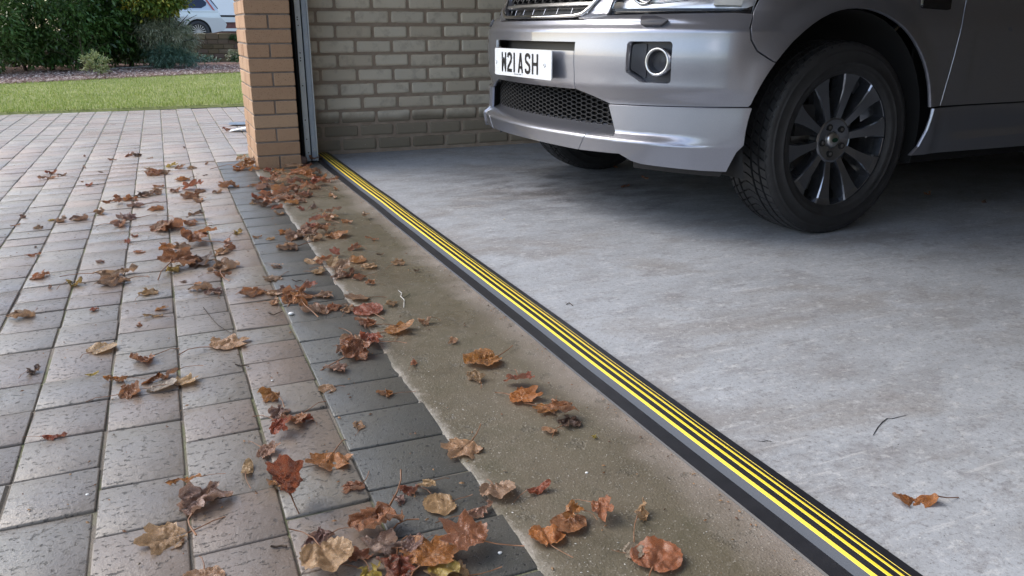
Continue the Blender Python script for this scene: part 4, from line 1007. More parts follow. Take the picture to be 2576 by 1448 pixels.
# px py size kind tint height-step [label]
LEAVES = '''
1222 898 98 F o 0|orange brown crinkled fan leaf lying alone on the damp concrete left of the seal strip
1196 948 62 C t 0|small tan leaf with a long pale stalk on the damp concrete
1305 962 86 U r 1|dark red leaf standing up on top of an orange maple leaf
1312 990 104 M o 0|flat orange maple leaf under the upright dark red leaf
1376 1022 76 M o 0|orange lobed leaf at the back of the crumpled heap beside the seal strip
1402 1040 88 C b 1|pinkish brown crumpled leaf on top of the heap beside the seal strip
1428 1062 66 C d 0|olive black curled leaf at the right of the heap beside the seal strip
1384 1078 46 O t 0|small tan leaf tip at the foot of the heap beside the seal strip
1493 1097 20 C y 0|tiny yellow green leaf scrap on the concrete by the seal strip
1166 1118 112 M t 0|light tan maple leaf straddling the concrete edge and dark pavers
970 990 56 C o 0|small orange tan leaf alone on a dark border paver
901 1072 46 C t 0|little tan leaf on the dark border below the lone orange one
845 925 72 C k 0|dull brown crumpled leaf at the left edge of the dark border pavers
828 974 52 O t 0|small flat tan leaf crossing the joint beside the dark border
1250 1226 96 F k 0|pale brown fan leaf on the ragged edge of the concrete
1355 1226 84 P r 0|dark brown folded pointed leaf lying slantwise on the concrete
1078 1228 62 U t 1|folded tan leaf leaning on a broad brown leaf on the dark pavers
1115 1262 96 O t 0|broad dull tan leaf on the dark pavers beside its folded neighbour
1030 1232 70 L r 0|narrow dark red curled leaf with a long stalk on the dark pavers
1006 1256 48 C p 0|small torn purplish leaf under the narrow dark red one
1206 1284 84 L k 0|rolled brown leaf on the dark pavers near the concrete edge
1432 1306 100 O b 0|large flat brown disc like leaf under a small curled one
1443 1298 64 C o 1|small curled orange leaf on top of the large flat disc like leaf
1510 1290 86 U b 1|folded brown leaf with an upright stalk beside the disc like leaf
1378 1350 98 F o 0|reddish tan fan leaf below the disc like leaf
1615 1288 88 L t 0|twisted tan strip of a leaf alone on the concrete
1648 1402 148 O b 0|biggest brown mottled leaf at the bottom of the concrete
1588 1384 66 O g 0|pale dead leaf half under the biggest mottled leaf
955 1318 150 C b 1|crinkled glossy brown leaf at the top of the bottom heap
970 1372 140 C p 0|purplish crinkled leaf in the middle left of the bottom heap
1080 1405 170 M o 1|large glossy orange brown leaf in the centre of the bottom heap
1178 1376 145 M b 2|lobed brown leaf at the right of the bottom heap
1058 1366 56 C d 0|dark shrivelled leaf behind the centre of the bottom heap
1035 1385 80 U p 1|dull purplish folded leaf between the two glossy leaves of the bottom heap
1110 1438 84 F y 1|ochre fan leaf at the lower edge in front of the bottom heap centre
905 1400 80 U b 0|small folded brown leaf at the left flank of the bottom heap
1002 1425 135 C r 0|dark red crushed leaf at the lower left of the bottom heap
1140 1440 130 M t 0|tan leaf cut by the lower picture edge in the bottom heap
930 1436 90 C y 0|yellowish scrap at the lower left end of the bottom heap
820 1404 136 F t 1|broad light tan leaf with raised veins near the bottom heap
808 1352 84 C p 0|purplish brown leaf tucked behind the broad veined tan leaf
423 1342 150 M t 0|large pale tan maple leaf on the grey pavers at lower left
506 1258 150 C p 0|large purplish brown crumpled leaf above the pale maple leaf
463 1222 74 L o 1|orange rolled leaf touching the large purplish crumpled leaf
512 1444 112 O t 0|light tan leaf cut by the lower picture edge left of the heap
622 1178 84 P t 0|golden tan wedge shaped leaf on the grey pavers
672 1132 72 U k 0|folded brown leaf just above the golden wedge shaped leaf
708 1080 80 C r 1|very dark red folded leaf below the grey brown cluster
744 1050 92 U b 0|brown leaf with a long stalk in the middle of the pavers
700 1040 66 C p 0|dull purplish leaf at the left of the long stalked brown leaf
774 1054 40 C r 0|small dark red curl at the right of the long stalked brown leaf
830 1150 130 M o 0|large glossy orange brown maple leaf near the dark border
893 1224 74 C b 0|brown crumpled leaf on the joint of the dark border
680 995 90 L o 0|orange brown leaf curled like a boat on the grey pavers
720 1262 140 U r 3|rust red leaf tipped up on edge as if tumbling over the pavers
700 1212 78 U o 0|small rust orange leaf behind the tipped up rust red leaf
325 985 82 U b 0|brown leaf with an upturned lobe on the left pavers
292 954 62 L o 0|small orange rolled leaf above the brown upturned leaf
462 956 78 M t 0|pale tan leaf at the right end of the skeleton leaf
404 946 78 L b 0|thin brown curled leaf above the skeleton leaf
400 968 84 O g 0|grey skeleton leaf pressed flat on a wet paver
363 900 88 U b 0|brown folded leaf with a long thin stalk on the left pavers
250 875 78 O t 0|tan brown oval leaf on the left pavers
232 940 38 P y 0|small faded yellow pointed leaf on the left pavers
86 932 60 L d 0|black twiggy leaf remnant at the left edge
136 1098 56 L r 0|small dark shrivelled roll on a left paver
566 858 112 M t 0|pale tan maple leaf whose long stalk points up left
886 884 124 C b 0|large wet red brown leaf at the border of the concrete
934 862 84 C r 1|dark red crumpled leaf beside the large wet leaf at the concrete edge
893 850 82 F t 0|light tan leaf at the back of the concrete edge cluster
920 812 74 C b 0|brown leaf curling over the edge of the concrete
996 823 88 M o 0|orange brown maple leaf on the concrete with pointed lobes
1066 808 54 L t 0|small tan curl with a stalk right of the orange maple leaf
930 778 84 O r 0|wet reddish leaf near the orange maple leaf
905 745 72 M k 0|faded brown leaf on the dark border edge
986 762 40 C t 0|little tan scrap above the orange maple leaf
1138 857 36 C t 0|small tan ball of a leaf alone on the concrete
1040 910 42 L b 0|little dry curl on the concrete above the tan stalked leaf
999 660 40 C t 0|small cup shaped tan leaf alone near the seal strip
1049 680 22 L d 0|tiny black curl right of the cup shaped tan leaf
2296 1256 140 P o 0|single long orange brown leaf lying inside on the garage floor
1573 467 34 L b 0|small dark leaf on the floor under the car nose
1622 448 26 L b 0|tiny dark leaf behind another under the car nose
1548 419 28 L o 0|tiny brown leaf against the far front tyre
2332 487 34 L b 0|faint dark leaf in the shade behind the front wheel
2474 508 28 L d 0|barely visible leaf deep in the shade under the car
1268 552 10 L y 0|tiny dry scrap on the garage floor near the strip
920 546 30 C k 1|small pinkish leaf caught upright close to the seal strip
770 730 70 U r 1
740 748 90 C b 0
812 742 60 C k 0
756 770 96 L o 1
800 778 84 C k 0
842 772 54 C b 0
876 778 50 C t 0
690 733 62 M t 0
640 735 76 C b 0
712 730 50 C p 0
690 758 44 C t 0
730 744 50 C r 0
510 722 70 C k 0
496 716 24 O o 1
540 735 50 C p 0
371 736 56 C t 0
402 776 38 U o 0
384 793 44 L t 0
350 818 30 L b 0
238 777 30 C r 0
60 790 76 C k 0
104 692 60 C b 0
126 722 28 L k 0
192 711 64 L y 0
296 684 86 L k 0
290 706 82 C k 0
252 658 28 C p 0
86 640 36 L b 0
90 620 16 L d 0
450 662 112 U b 1
420 640 60 C o 2
500 655 92 U d 0
438 676 60 C y 0
560 670 88 C k 0
562 692 50 L b 0
462 708 22 C p 0
355 631 34 O b 0
492 604 92 C b 1
520 598 62 U o 2
452 622 60 C k 0
600 585 46 L y 0
575 620 70 L b 0
556 634 50 C t 0
398 568 44 C k 0
430 566 92 C b 0
492 545 54 U d 1
480 560 54 C b 0
408 574 64 U k 1
340 592 30 U r 0
320 606 28 U r 0
322 545 62 C p 0
300 562 64 C k 0
250 533 44 C t 0
396 524 48 C o 0
202 548 54 C p 0
154 552 46 C k 0
186 550 26 C y 0
130 553 18 C y 0
40 566 22 L b 0
94 572 30 C k 0
58 545 30 L p 0
690 696 58 M k 0
692 664 42 M t 0
728 621 72 C k 0
700 672 34 C d 0
274 506 38 L b 0
300 508 50 L b 1
325 500 44 C o 0
360 490 52 C d 0
392 484 48 C k 0
398 468 30 L b 0
345 515 50 C p 0
480 493 60 C b 0
486 470 70 U r 1
462 450 42 C o 0
440 478 40 C k 0
505 480 34 C k 0
572 465 58 C b 0
546 482 34 C k 0
500 503 40 C t 0
224 464 28 C r 0
207 456 12 C o 0
128 434 36 L r 0
120 446 44 L k 0
156 440 26 L p 0
254 432 20 L d 0
388 436 56 C b 0
374 425 28 C t 0
428 416 38 U y 0
452 420 34 U b 0
414 434 40 C k 0
520 411 24 L k 0
484 421 28 C t 0
516 440 14 L d 0
326 388 38 L b 0
345 390 34 C d 0
213 391 18 L r 0
282 401 22 L b 0
465 371 16 L d 0
378 397 14 L b 0
212 419 24 L k 0
575 326 22 C b 0
563 322 14 C r 0
583 308 10 L b 0
616 418 62 C o 1
598 424 48 C o 0
632 412 44 U k 1
606 408 34 U t 2
642 425 30 C o 0
700 430 40 C o 0
690 436 34 C b 0
672 428 30 C r 0
735 425 56 O k 2
760 432 50 C o 1
775 422 34 U r 1
790 408 40 U b 2
748 446 56 C b 2
712 440 44 L t 1
790 436 44 C b 1
770 452 54 U o 2
742 462 50 C r 1
715 458 50 C k 1
690 455 44 U b 1
668 452 44 C r 0
652 462 50 L b 0
662 470 50 C p 0
700 472 52 C o 0
725 478 56 C b 0
752 476 56 C b 1
780 466 48 U b 0
800 460 50 C r 1
830 452 50 L b 0
810 446 40 C o 0
765 488 50 C b 0
740 490 60 L b 0
700 484 44 C b 0
722 492 50 C k 0
790 470 40 C t 0
684 462 26 U d 1
650 496 52 U r 0
672 488 44 C b 0
690 502 48 U p 0
720 498 56 C b 0
736 508 44 C o 0
752 504 40 C k 0
655 514 56 L d 0
680 512 50 C b 1
700 520 40 C r 0
640 510 34 C t 0
703 536 44 U t 0
757 525 26 U r 0
788 517 44 L p 0
806 528 20 L k 0
840 534 44 L k 1
830 546 54 C t 0
836 491 44 L o 0
844 475 22 L o 0
778 490 24 L p 0
872 556 40 L o 0
800 556 54 U r 1
784 566 44 C r 0
770 584 72 C k 0
812 578 64 C b 1
742 594 70 C k 0
712 584 40 C o 0
845 586 66 F o 0
790 596 60 C k 0
682 600 28 C t 0
648 597 28 L k 0
896 622 42 C b 0
934 599 34 L b 0
842 640 38 U r 1
822 655 52 C b 0
792 656 52 F t 0
905 652 50 F o 0
924 668 46 F t 0
862 678 74 U k 1
836 668 50 U t 1
800 682 50 C t 0
880 688 60 L b 0
906 696 44 C b 0
850 694 46 C p 0
932 711 32 C b 0
956 640 22 L d 0
435 240 12 C o 0
520 246 8 C o 0
240 262 8 C t 0
90 250 9 C o 0
'''
def place_words(px, py):
    if py < 260: return 'on the lawn'
    if 555 < px < 600 and py < 340: return 'beside the strips behind the pillar'
    if 590 <= px <= 650 and 400 < py < 432: return 'in the heap left of the pillar'
    if 650 < px < 860 and 400 < py <= 500: return 'in the drift by the door rail'
    if 625 < px < 780 and 484 < py <= 545: return 'in the smaller nearer drift'
    if px > 740 and py < 562: return 'near the far seal end'
    if px > 630 and 545 < py < 612: return 'in the wet cluster on the concrete edge'
    if px > 780 and 612 <= py < 720: return 'in the loose concrete edge group'
    if 630 < px <= 780 and 600 <= py < 712: return 'on the dark border pavers'
    if 620 < px < 900 and 712 <= py < 800: return 'in the cluster crossing the dark pavers'
    if 380 < px < 640 and 580 <= py < 712: return 'in the thick middle group'
    if 380 <= px < 520 and 512 <= py < 580: return 'behind the thick middle group'
    if 240 < px < 620 and 440 <= py < 530: return 'in the far row'
    if px < 380 and 515 < py < 580: return 'in the thin far left row'
    if px < 380 and 580 <= py < 730: return 'scattered on the left pavers'
    if 360 <= px < 560 and 400 < py < 445: return 'around the yellow leaf left of the pillar'
    if py < 470: return 'scattered on the farthest grey pavers'
    return 'on the pavers at middle left'
entries = []; lr = random.Random(21)
for ln in LEAVES.strip().splitlines():
    head, _, lab = ln.partition('|'); a = head.split(); px, py, sz = map(float, a[:3]); kd, tn = a[3], a[4]; st = int(a[5])
    szw = '' if lab else ('large ' if sz >= 70 else 'small ' if sz < 40 else '')
    entries.append(dict(px=px, py=py, sz=sz, k=kd, t=tn, st=st, lab=lab or None, auto=f'{szw}{TW[tn]} {FW[kd]} leaf {place_words(px, py)}', place=place_words(px, py)))
groups = {}
for e in entries:
    if not e['lab']: groups.setdefault(e['auto'], []).append(e)
for lab, es in groups.items():
    if len(es) == 1: es[0]['lab'] = lab
    elif len(es) in (2, 3):
        sx_ = max(e['px'] for e in es)-min(e['px'] for e in es); sy_ = max(e['py'] for e in es)-min(e['py'] for e in es)
        if sx_ >= sy_: es.sort(key=lambda e: e['px']); w_ = ['leftmost', 'middle', 'rightmost'] if len(es) == 3 else ['left', 'right']
        else: es.sort(key=lambda e: e['py']); w_ = ['farthest', 'middle', 'nearest'] if len(es) == 3 else ['farther', 'nearer']
        for e, q in zip(es, w_): e['lab'] = f'{q} {lab}'
    else:
        es.sort(key=lambda e: e['px']); od = ['first', 'second', 'third', 'fourth', 'fifth', 'sixth', 'seventh', 'eighth', 'ninth', 'tenth', 'eleventh', 'twelfth']
        for k, e in enumerate(es): e['lab'] = f'{od[k]} from left, {lab}'
for e in entries:
    z0 = .004 if .42 < ground(e['px'], e['py'])[0].x < .78 else .0
    P, t = ground(e['px'], e['py']+e['sz']*.08, z0)
    size = e['sz']*t/FOC*dict(M=1.16, U=1.22, O=1.15, F=1.22, C=1.42, L=1.32, P=1.15)[e['k']]*(.95 if e['sz'] < 80 and e['py'] < 800 else 1)
    var = protos[e['k']][lr.randrange(4)]
    grp = 'fallen leaves '+e['place'] if not e.get('grp') else e['grp']
    o = link('fallen_leaf', var[0], None, (P.x, P.y, z0+e['st']*.011*min(1.2, size/.06)), (lr.uniform(-.12,.12), lr.uniform(-.12,.12), lr.uniform(0, 2*PI)))
    if e['lab'].startswith('rust red leaf tipped'): o.rotation_euler = (R(62), R(12), R(35)); o.location.z = .052
    zs_ = dict(M=.85, U=.9, O=.8, F=.9, C=.85, L=.75, P=.8)[e['k']]
    o.scale = (size*lr.uniform(.95, 1.05), size*lr.uniform(.92, 1.05), size*zs_)
    if e['k'] == 'P': o.rotation_euler[2] = R(70) if 'long orange' in e['lab'] else lr.uniform(0, 2*PI)
    c = TINT[e['t']]; j = lr.uniform(.8, 1.2); o.color = (c[0]*j, c[1]*j*lr.uniform(.9, 1.1), c[2]*j, 1)
    tag(o, e['lab'], 'leaf', grp)
    if e['sz'] >= 40: s_ = link('stalk', var[1], o)
# twigs and bits
def twig(pts, r, label, z=.004, m=None):
    mb = MB(); P = [ground(*p)[0]+Vector((0,0,z)) for p in pts]; c0 = P[0].copy(); mb.tube([p-c0 for p in P], r, 5); o = mb.build('twig', m or M['bark'], None, True); o.location = c0; return tag(o, label, 'twig')
twig([(512,776),(530,800),(548,820),(566,832),(582,841)], .0009, 'long thin curved leaf stalk lying on the pavers above the pale maple leaf')
twig([(593,920),(605,924),(618,922),(626,925)], .0016, 'short black twig across a paver joint')
twig([(682,1379),(695,1381),(708,1378),(722,1379)], .0018, 'black twig on the pavers left of the broad veined tan leaf')
twig([(735,706),(745,710),(758,707),(762,710)], .0015, 'dark twig on the dark border pavers above the long cluster')
twig([(676,790),(688,795),(700,790),(710,786)], .0014, 'thin dark twig on the pale pavers left of the border')
twig([(1002,733),(1011,740),(1008,748),(1017,757),(1016,776)], .0009, 'wriggly pale rootlet on the damp concrete', m=M['cream'])
twig([(1012,752),(1020,750),(1028,745),(1031,742)], .0010, 'small green stem beside the pale rootlet', m=M['green'])
twig([(1425,769-0),(1432,764),(1440,771)], .0012, 'tiny twig on the garage floor beyond the middle of the strip')
def pebble(px, py, size, label, m, flat=.6, name='pebble'):
    P, t = ground(px, py); bm = bmesh.new(); bmesh.ops.create_icosphere(bm, subdivisions=2, radius=.5)
    for v in bm.verts: v.co *= 1+.18*noise.noise(v.co*3+Vector((px, py, 0)))
    for f in bm.faces: f.smooth = True
    me = bpy.data.meshes.new(name); bm.to_mesh(me); bm.free(); me.materials.append(m)
    o = link(name, me, None, (P.x, P.y, size*flat*.42)); o.scale = (size, size*.8, size*flat); return tag(o, label, 'stone')
pebble(752, 416, .105, 'rounded reddish stone against the foot of the door rail', M['stone'], .62, 'stone')
for px, py, s_, lab in ((685,958,.006,'white grit speck on the grey pavers above the curled orange leaf'),(1476,1190,.006,'white grit chip on the damp concrete in the middle of the apron'),(733,791,.016,'flat white scrap on the dark border pavers'),(955,1295,.006,'white grit speck beside the bottom heap'),(1258,1392,.007,'pale pebble on the dark pavers right of the bottom heap'),
        (220,1245,.006,'white grit speck on the pavers at lower left')):
    pebble(px, py, s_, lab, M['cream'], .5)
def litter(name, n, region, sizes, mt, label, cat, seed, z=.0035):
    rn = random.Random(seed); mb = MB()
    for _ in range(n):
        x, y = region(rn); s_ = rn.uniform(*sizes)*rn.uniform(.5, 1); a = rn.uniform(0, PI); c_, d_ = math.cos(a)*s_, math.sin(a)*s_; h = s_*.5
        mb.add([(x-c_, y-d_, z), (x+d_*.5, y-c_*.5, z), (x+c_, y+d_, z), (x-d_*.5, y+c_*.5, z), (x, y, z+h)], [(0,1,4),(1,2,4),(2,3,4),(3,0,4)], rn.random())
    return tag(mb.build(name, mt), label, cat, None, 'stuff')
f_crumb = m_foliage('leaf_crumb', ((.05,.025,.015),(.20,.09,.04),(.36,.20,.09),(.10,.09,.06)), .7); f_grit = m_foliage('grit_grain', ((.05,.05,.045),(.22,.20,.17),(.45,.42,.38),(.75,.73,.70)), .8)
litter('leaf_crumbs', 1500, lambda r: (r.uniform(-1.6, .78), .6+r.random()**1.4*5.5), (.0015,.006), f_crumb, 'tiny brown leaf crumbs strewn over the pavers and damp concrete', 'litter', 41)
litter('leaf_crumbs', 260, lambda r: (.776-abs(r.gauss(0,.010)), r.uniform(.5, 4.7)), (.0015,.005), f_crumb, 'tiny brown crumbs gathered along the outer edge of the seal strip', 'litter', 42)
litter('grit', 2600, lambda r: (r.uniform(.42, .78) if r.random() < .6 else .43+abs(r.gauss(0,.03)), r.uniform(.5, 4.7)), (.0008,.0026), f_grit, 'fine stone grit scattered on the damp concrete apron', 'grit', 43, .0015)
litter('grit', 1500, lambda r: (.91+r.random()**1.5*2.2, r.uniform(.4, 4.9)), (.0008,.0028), f_grit, 'fine grit and dust specks scattered on the garage floor', 'grit', 44, .0022)
# cut-off strips of the seal lying beyond the pillar
def offcut(name, p0, p1, w, bow, cols, label, z=.004):
    mb = MB(); A = Vector((*p0, 0)); B = Vector((*p1, 0)); d = (B-A).normalized(); nn = Vector((-d.y, d.x, 0)); n = 12; ks = len(cols)
    vs_ = []
    for i in range(n+1):
        t = i/n; c = A.lerp(B, t)+Vector((0,0,bow*math.sin(PI*t)+z))
        for k in range(ks+1): vs_.append(c+nn*(w*(k/ks-.5))+Vector((0,0,.010*math.sin(PI*k/ks))))
    root = empty(name, A, 0, label, 'offcut')
    for k in range(ks):
        m2 = MB(); m2.add([vs_[i*(ks+1)+k+q]-A for i in range(n+1) for q in (0, 1)], [(2*i, 2*i+2, 2*i+3, 2*i+1) for i in range(n)]); m2.build('strip_face', cols[k], root)
    return root
offcut('seal_offcut', (.47, 7.02), (.98, 6.90), .16, .0, [M['sheet'], M['sheet'], M['sheet']], 'flat blue grey rubber offcut lying on the pavers behind the pillar', .010)
offcut('seal_offcut', (.445, 6.58), (.95, 6.42), .13, .035, [M['cream'], M['navy'], M['cream']], 'curved white and dark striped strip offcut in front of the grey one')

# ------------------------------------------------------------------ lawn, planting bed
def edge_y(x): return 8.68+.07*(x+1.38)
def bed_y(x): return 13.2+.61*(x+2.03)
lv = []; n = 60
lawn = MB()
for i in range(n):
    xa = -14+24*i/n; xb = -14+24*(i+1)/n
    wa, wb_ = .02*noise.noise(Vector((xa*2, 0, 0))), .02*noise.noise(Vector((xb*2, 0, 0)))
    lawn.add([(xa, edge_y(xa)+wa, -.01), (xb, edge_y(xb)+wb_, -.01), (xb, edge_y(xb)+.03+wb_, .015), (xa, edge_y(xa)+.03+wa, .015), (xb, max(edge_y(xb)+.1, bed_y(xb)), .02), (xa, max(edge_y(xa)+.1, bed_y(xa)), .02)], [(0,1,2,3),(3,2,4,5)])
tag(lawn.build('lawn', M['lawn']), kind='structure')
bl = MB(); br_ = random.Random(4)
for _ in range(42000):
    x = br_.uniform(-3.4, 2.6); y = edge_y(x)+.02+(br_.random()**1.3)*(bed_y(x)-edge_y(x)-.02)
    h = br_.uniform(.018, .04); a = br_.uniform(0, PI); w_ = .0045
    bl.add([(x-w_*math.cos(a), y-w_*math.sin(a), .01), (x+w_*math.cos(a), y+w_*math.sin(a), .01), (x+br_.uniform(-.02,.02), y+br_.uniform(-.02,.02), .015+h)], [(0,1,2)], br_.random())
tag(bl.build('grass', m_foliage('grass_blades', ((.17,.24,.04),(.28,.35,.07),(.36,.42,.10),(.46,.45,.19)), .6)), 'short green lawn grass beyond the block paving', 'grass', None, 'stuff')
mu = MB()
mu.add([(-14,4.9+.9,.018),(4.6,bed_y(4.6),.018),(4.6,19.98,.03),(-14,19.98,.03)], [(0,1,2,3)])
tag(mu.build('planting_bed', M['mulch']), kind='structure')
ch = MB()
for _ in range(15000):
    x = br_.uniform(-3.6, 3.0); y = bed_y(x)-.06+br_.random()**1.6*3.2; s_ = br_.uniform(.012, .04); a = br_.uniform(0, PI); b_ = br_.uniform(-.5, .5)
    if y > 19.9: continue
    c_, d_ = math.cos(a)*s_, math.sin(a)*s_; e_ = s_*.4
    z = .026+br_.random()*.02
    ch.add([(x-c_, y-d_, z-b_*s_), (x+d_*.4, y-c_*.4, z), (x+c_, y+d_, z+b_*s_), (x-d_*.4, y+c_*.4, z+.006)], [(0,1,2,3)], br_.random())
tag(ch.build('bark_chips', m_foliage('bark_chip', ((.20,.12,.10),(.38,.25,.21),(.52,.38,.32),(.80,.70,.58)), .9)), 'pinkish brown bark chips along the edge of the planting bed', 'mulch', None, 'stuff')

# ------------------------------------------------------------------ shrubs
def foliage(name, blobs, count, ll, lw, mt, seed, trunks=(), label='', group=None, droop=.3, cl=.22, clump=60):
    rn = random.Random(seed); mb = MB(); root = empty(name, (blobs[0][0], blobs[0][1], .02), 0, label, 'shrub', group); ox, oy, oz = root.location
    tot = sum(b[3]*b[4]*b[5] for b in blobs)
    for (bx, by, bz, rx, ry, rz) in blobs:
        nc = max(3, int(count/clump*rx*ry*rz/tot))
        for _ in range(nc):
            while True:
                d = Vector((rn.gauss(0,1), rn.gauss(0,1), rn.gauss(0,1))).normalized()
                if d.y < .55: break
            rr = (.72+.33*rn.random())*(1+.22*noise.noise(d*2.2+Vector((seed, 0, 0))))
            c = Vector((bx+d.x*rx*rr, by+d.y*ry*rr, bz+d.z*rz*rr)); shade = rn.random()
            if c.z < .10: continue
            cs_ = cl*rn.uniform(.6, 1.25)
            for _ in range(clump):
                p = c+Vector((rn.gauss(0, cs_*.5), rn.gauss(0, cs_*.5), rn.gauss(0, cs_*.42)))
                if p.z < .05: continue
                dd = (p-c)+d*cs_*.6; dd.z -= droop*cs_; dd = (dd.normalized()+Vector((rn.gauss(0,.4), rn.gauss(0,.4), rn.gauss(0,.4)))).normalized()
                sd_ = dd.cross(Vector((rn.gauss(0,.5), rn.gauss(0,.5), 1))).normalized(); L_ = ll*rn.uniform(.65, 1.2); W_ = lw*rn.uniform(.7, 1.2); nn = sd_.cross(dd)*W_*.25
                q = p-Vector((ox, oy, oz))
                mb.add([q-dd*L_*.5, q+sd_*W_-nn*.0, q+dd*L_*.5, q-sd_*W_], [(0,1,2),(0,2,3)], min(.999, max(0, shade*.6+rn.random()*.45)))
    mb.build('foliage', mt, root)
    for (tx, ty, h, r_) in trunks:
        tb = MB(); pts = [Vector((tx-ox, ty-oy, -.02))]
        for k in range(1, 6): pts.append(Vector((tx-ox+.1*k*rn.uniform(-.6,.6), ty-oy+.1*k*rn.uniform(-.6,.6), h*k/5)))
        tb.tube(pts, [r_*(1-.14*k) for k in range(6)], 7)
        for k in range(2, 6):
            for _ in range(2):
                e = pts[k]+Vector((rn.uniform(-.7,.7), rn.uniform(-.7,.7), rn.uniform(.2,.6))); tb.tube([pts[k], pts[k].lerp(e,.5)+Vector((0,0,.05)), e], [r_*.45, r_*.3, r_*.12], 5)
        tb.build('trunk', M['bark'], root, True)
    return root
f_dark = m_foliage('dark_evergreen_leaf', ((.020,.042,.010),(.045,.095,.020),(.075,.155,.032),(.13,.22,.07),(.12,.17,.045)), .34)
f_gold = m_foliage('turning_leaf', ((.06,.12,.02),(.12,.19,.03),(.20,.25,.04),(.50,.38,.04)), .5)
f_grey = m_foliage('grey_green_needle', ((.09,.12,.065),(.19,.22,.12),(.32,.33,.21),(.46,.43,.31)), .6)
f_blue = m_foliage('blue_green_needle', ((.05,.10,.065),(.10,.18,.12),(.19,.28,.19)), .55)
f_var = m_foliage('variegated_leaf', ((.18,.25,.08),(.36,.40,.17),(.52,.52,.28)), .5)
f_low = m_foliage('low_green_leaf', ((.02,.06,.015),(.05,.12,.03),(.12,.17,.08)), .5)
foliage('evergreen_shrub', [(-3.3,15.9,1.25,1.45,1.0,1.15),(-3.4,15.8,.50,1.3,.8,.5)], 15000, .105, .019, f_dark, 1, [(-3.3,16.1,1.9,.05),(-2.8,16.3,1.7,.04)], 'dense dark evergreen shrub at the left edge of the planting bed', 'evergreen shrubs behind the lawn')
foliage('evergreen_shrub', [(-1.75,17.0,1.25,1.15,1.0,1.02),(-1.7,16.9,.62,1.2,.8,.52)], 19000, .105, .019, f_dark, 2, [(-1.8,17.3,1.9,.05),(-1.3,17.5,1.8,.045),(-2.2,17.2,1.7,.03)], 'dense dark evergreen shrub in the middle behind the small variegated plant', 'evergreen shrubs behind the lawn')
foliage('evergreen_shrub', [(-.55,17.8,1.15,.88,.9,.98),(-.3,17.9,.65,.62,.7,.45)], 15000, .105, .019, f_dark, 3, [(-.5,18.0,1.8,.05),(-.15,18.2,1.6,.035)], 'glossy evergreen shrub next to the grey green conifer', 'evergreen shrubs behind the lawn')
foliage('evergreen_shrub', [(-2.6,18.4,1.3,2.4,.8,1.5),(-.8,19.0,1.4,1.2,.6,1.4)], 26000, .12, .030, f_dark, 9, [(-2.6,18.9,2.4,.07),(-.6,19.3,2.4,.06)], 'taller evergreen shrub standing behind the front row', 'evergreen shrubs behind the lawn')
foliage('turning_shrub', [(.02,17.0,1.34,.50,.4,.30),(.36,17.1,1.27,.28,.3,.17)], 6000, .085, .020, f_gold, 4, [(.15,18.3,1.6,.03)], 'shrub with yellow and orange autumn leaves overhanging the silver car', None, cl=.16)
foliage('conifer_shrub', [(.18,17.2,.60,.42,.45,.32),(.30,17.2,.50,.34,.4,.22),(-.02,17.1,.62,.25,.35,.28)], 11000, .11, .006, f_grey, 5, [(.2,17.4,.8,.03)], 'feathery grey green conifer in front of the old garden wall', None, droop=.8, cl=.16)
foliage('conifer_shrub', [(.14,16.9,.26,.34,.35,.17),(.34,17.0,.14,.32,.35,.10)], 6000, .10, .006, f_blue, 6, [(.2,17.0,.35,.02)], 'low blue green conifer below the feathery grey green one', None, droop=.6, cl=.13)
foliage('variegated_plant', [(-.93,14.75,.20,.17,.17,.17)], 1000, .06, .012, f_var, 7, [(-.93,14.78,.25,.008)], 'small variegated plant at the front edge of the bed', None, droop=-.5, cl=.07, clump=25)
foliage('low_plant', [(.75,18.9,.12,.20,.2,.10),(1.02,19.0,.08,.16,.2,.07)], 900, .06, .015, f_blue, 8, [], 'low blue green plant at the foot of the garden wall left', None, cl=.07, clump=25)
foliage('low_plant', [(1.50,18.9,.16,.16,.2,.13),(1.72,19.0,.14,.14,.2,.12)], 1100, .055, .016, f_grey, 10, [], 'grey leaved low plant at the foot of the garden wall by the pillar', None, cl=.07, clump=25)
foliage('low_plant', [(1.54,18.7,.09,.13,.1,.07)], 500, .055, .02, f_low, 11, [], 'bright green low plant in front of the grey leaved one', None, cl=.06, clump=25)
mb = MB(); mb.tube([(-.9,17.2,.035),(-.2,17.5,.05),(.2,17.55,.055)], .012, 5); o = mb.build('fallen_branch', M['timber'], None, True); tag(o, 'pale thin branch lying on the bed under the shrubs', 'branch')

# ------------------------------------------------------------------ garden wall, road, distant car and house
gw = empty('garden_wall', (1, 20.2, 0), label='low weathered garden wall below the road', cat='wall')
mb = MB(); mb.box(-13, 8, -.19, .09, -.06, .50); mb.box(-13, 8, -.196, .1, .50, .515); mb.build('mortar', M['farmortar'], gw)
fr_ = random.Random(8)
def wall_piece(name, x, z, w_, h, r):
    me = rounded_box(w_-.014, .03, h-.014, .004, .002, fr_.randrange(9), 1); me.materials.append(M['farbrick']); a = me.attributes.new('rnd', 'FLOAT', 'FACE'); a.data.foreach_set('value', [r]*len(me.polygons))
    return link(name, me, gw, (x, -.20+fr_.uniform(-.002,.003), z))
fld = MB()
for row in range(5):
    z = .02+.10*row+.04; x = -12+(.11 if row % 2 else 0)
    while x < 7.5:
        if -.2 < x+1 < 3.2: wall_piece('stone_block', x, z, .225, .10, fr_.random())
        else: fld.box(x-.105, x+.105, -.213, -.19, z-.043, z+.043, fr_.random())
        x += .225
x = -12
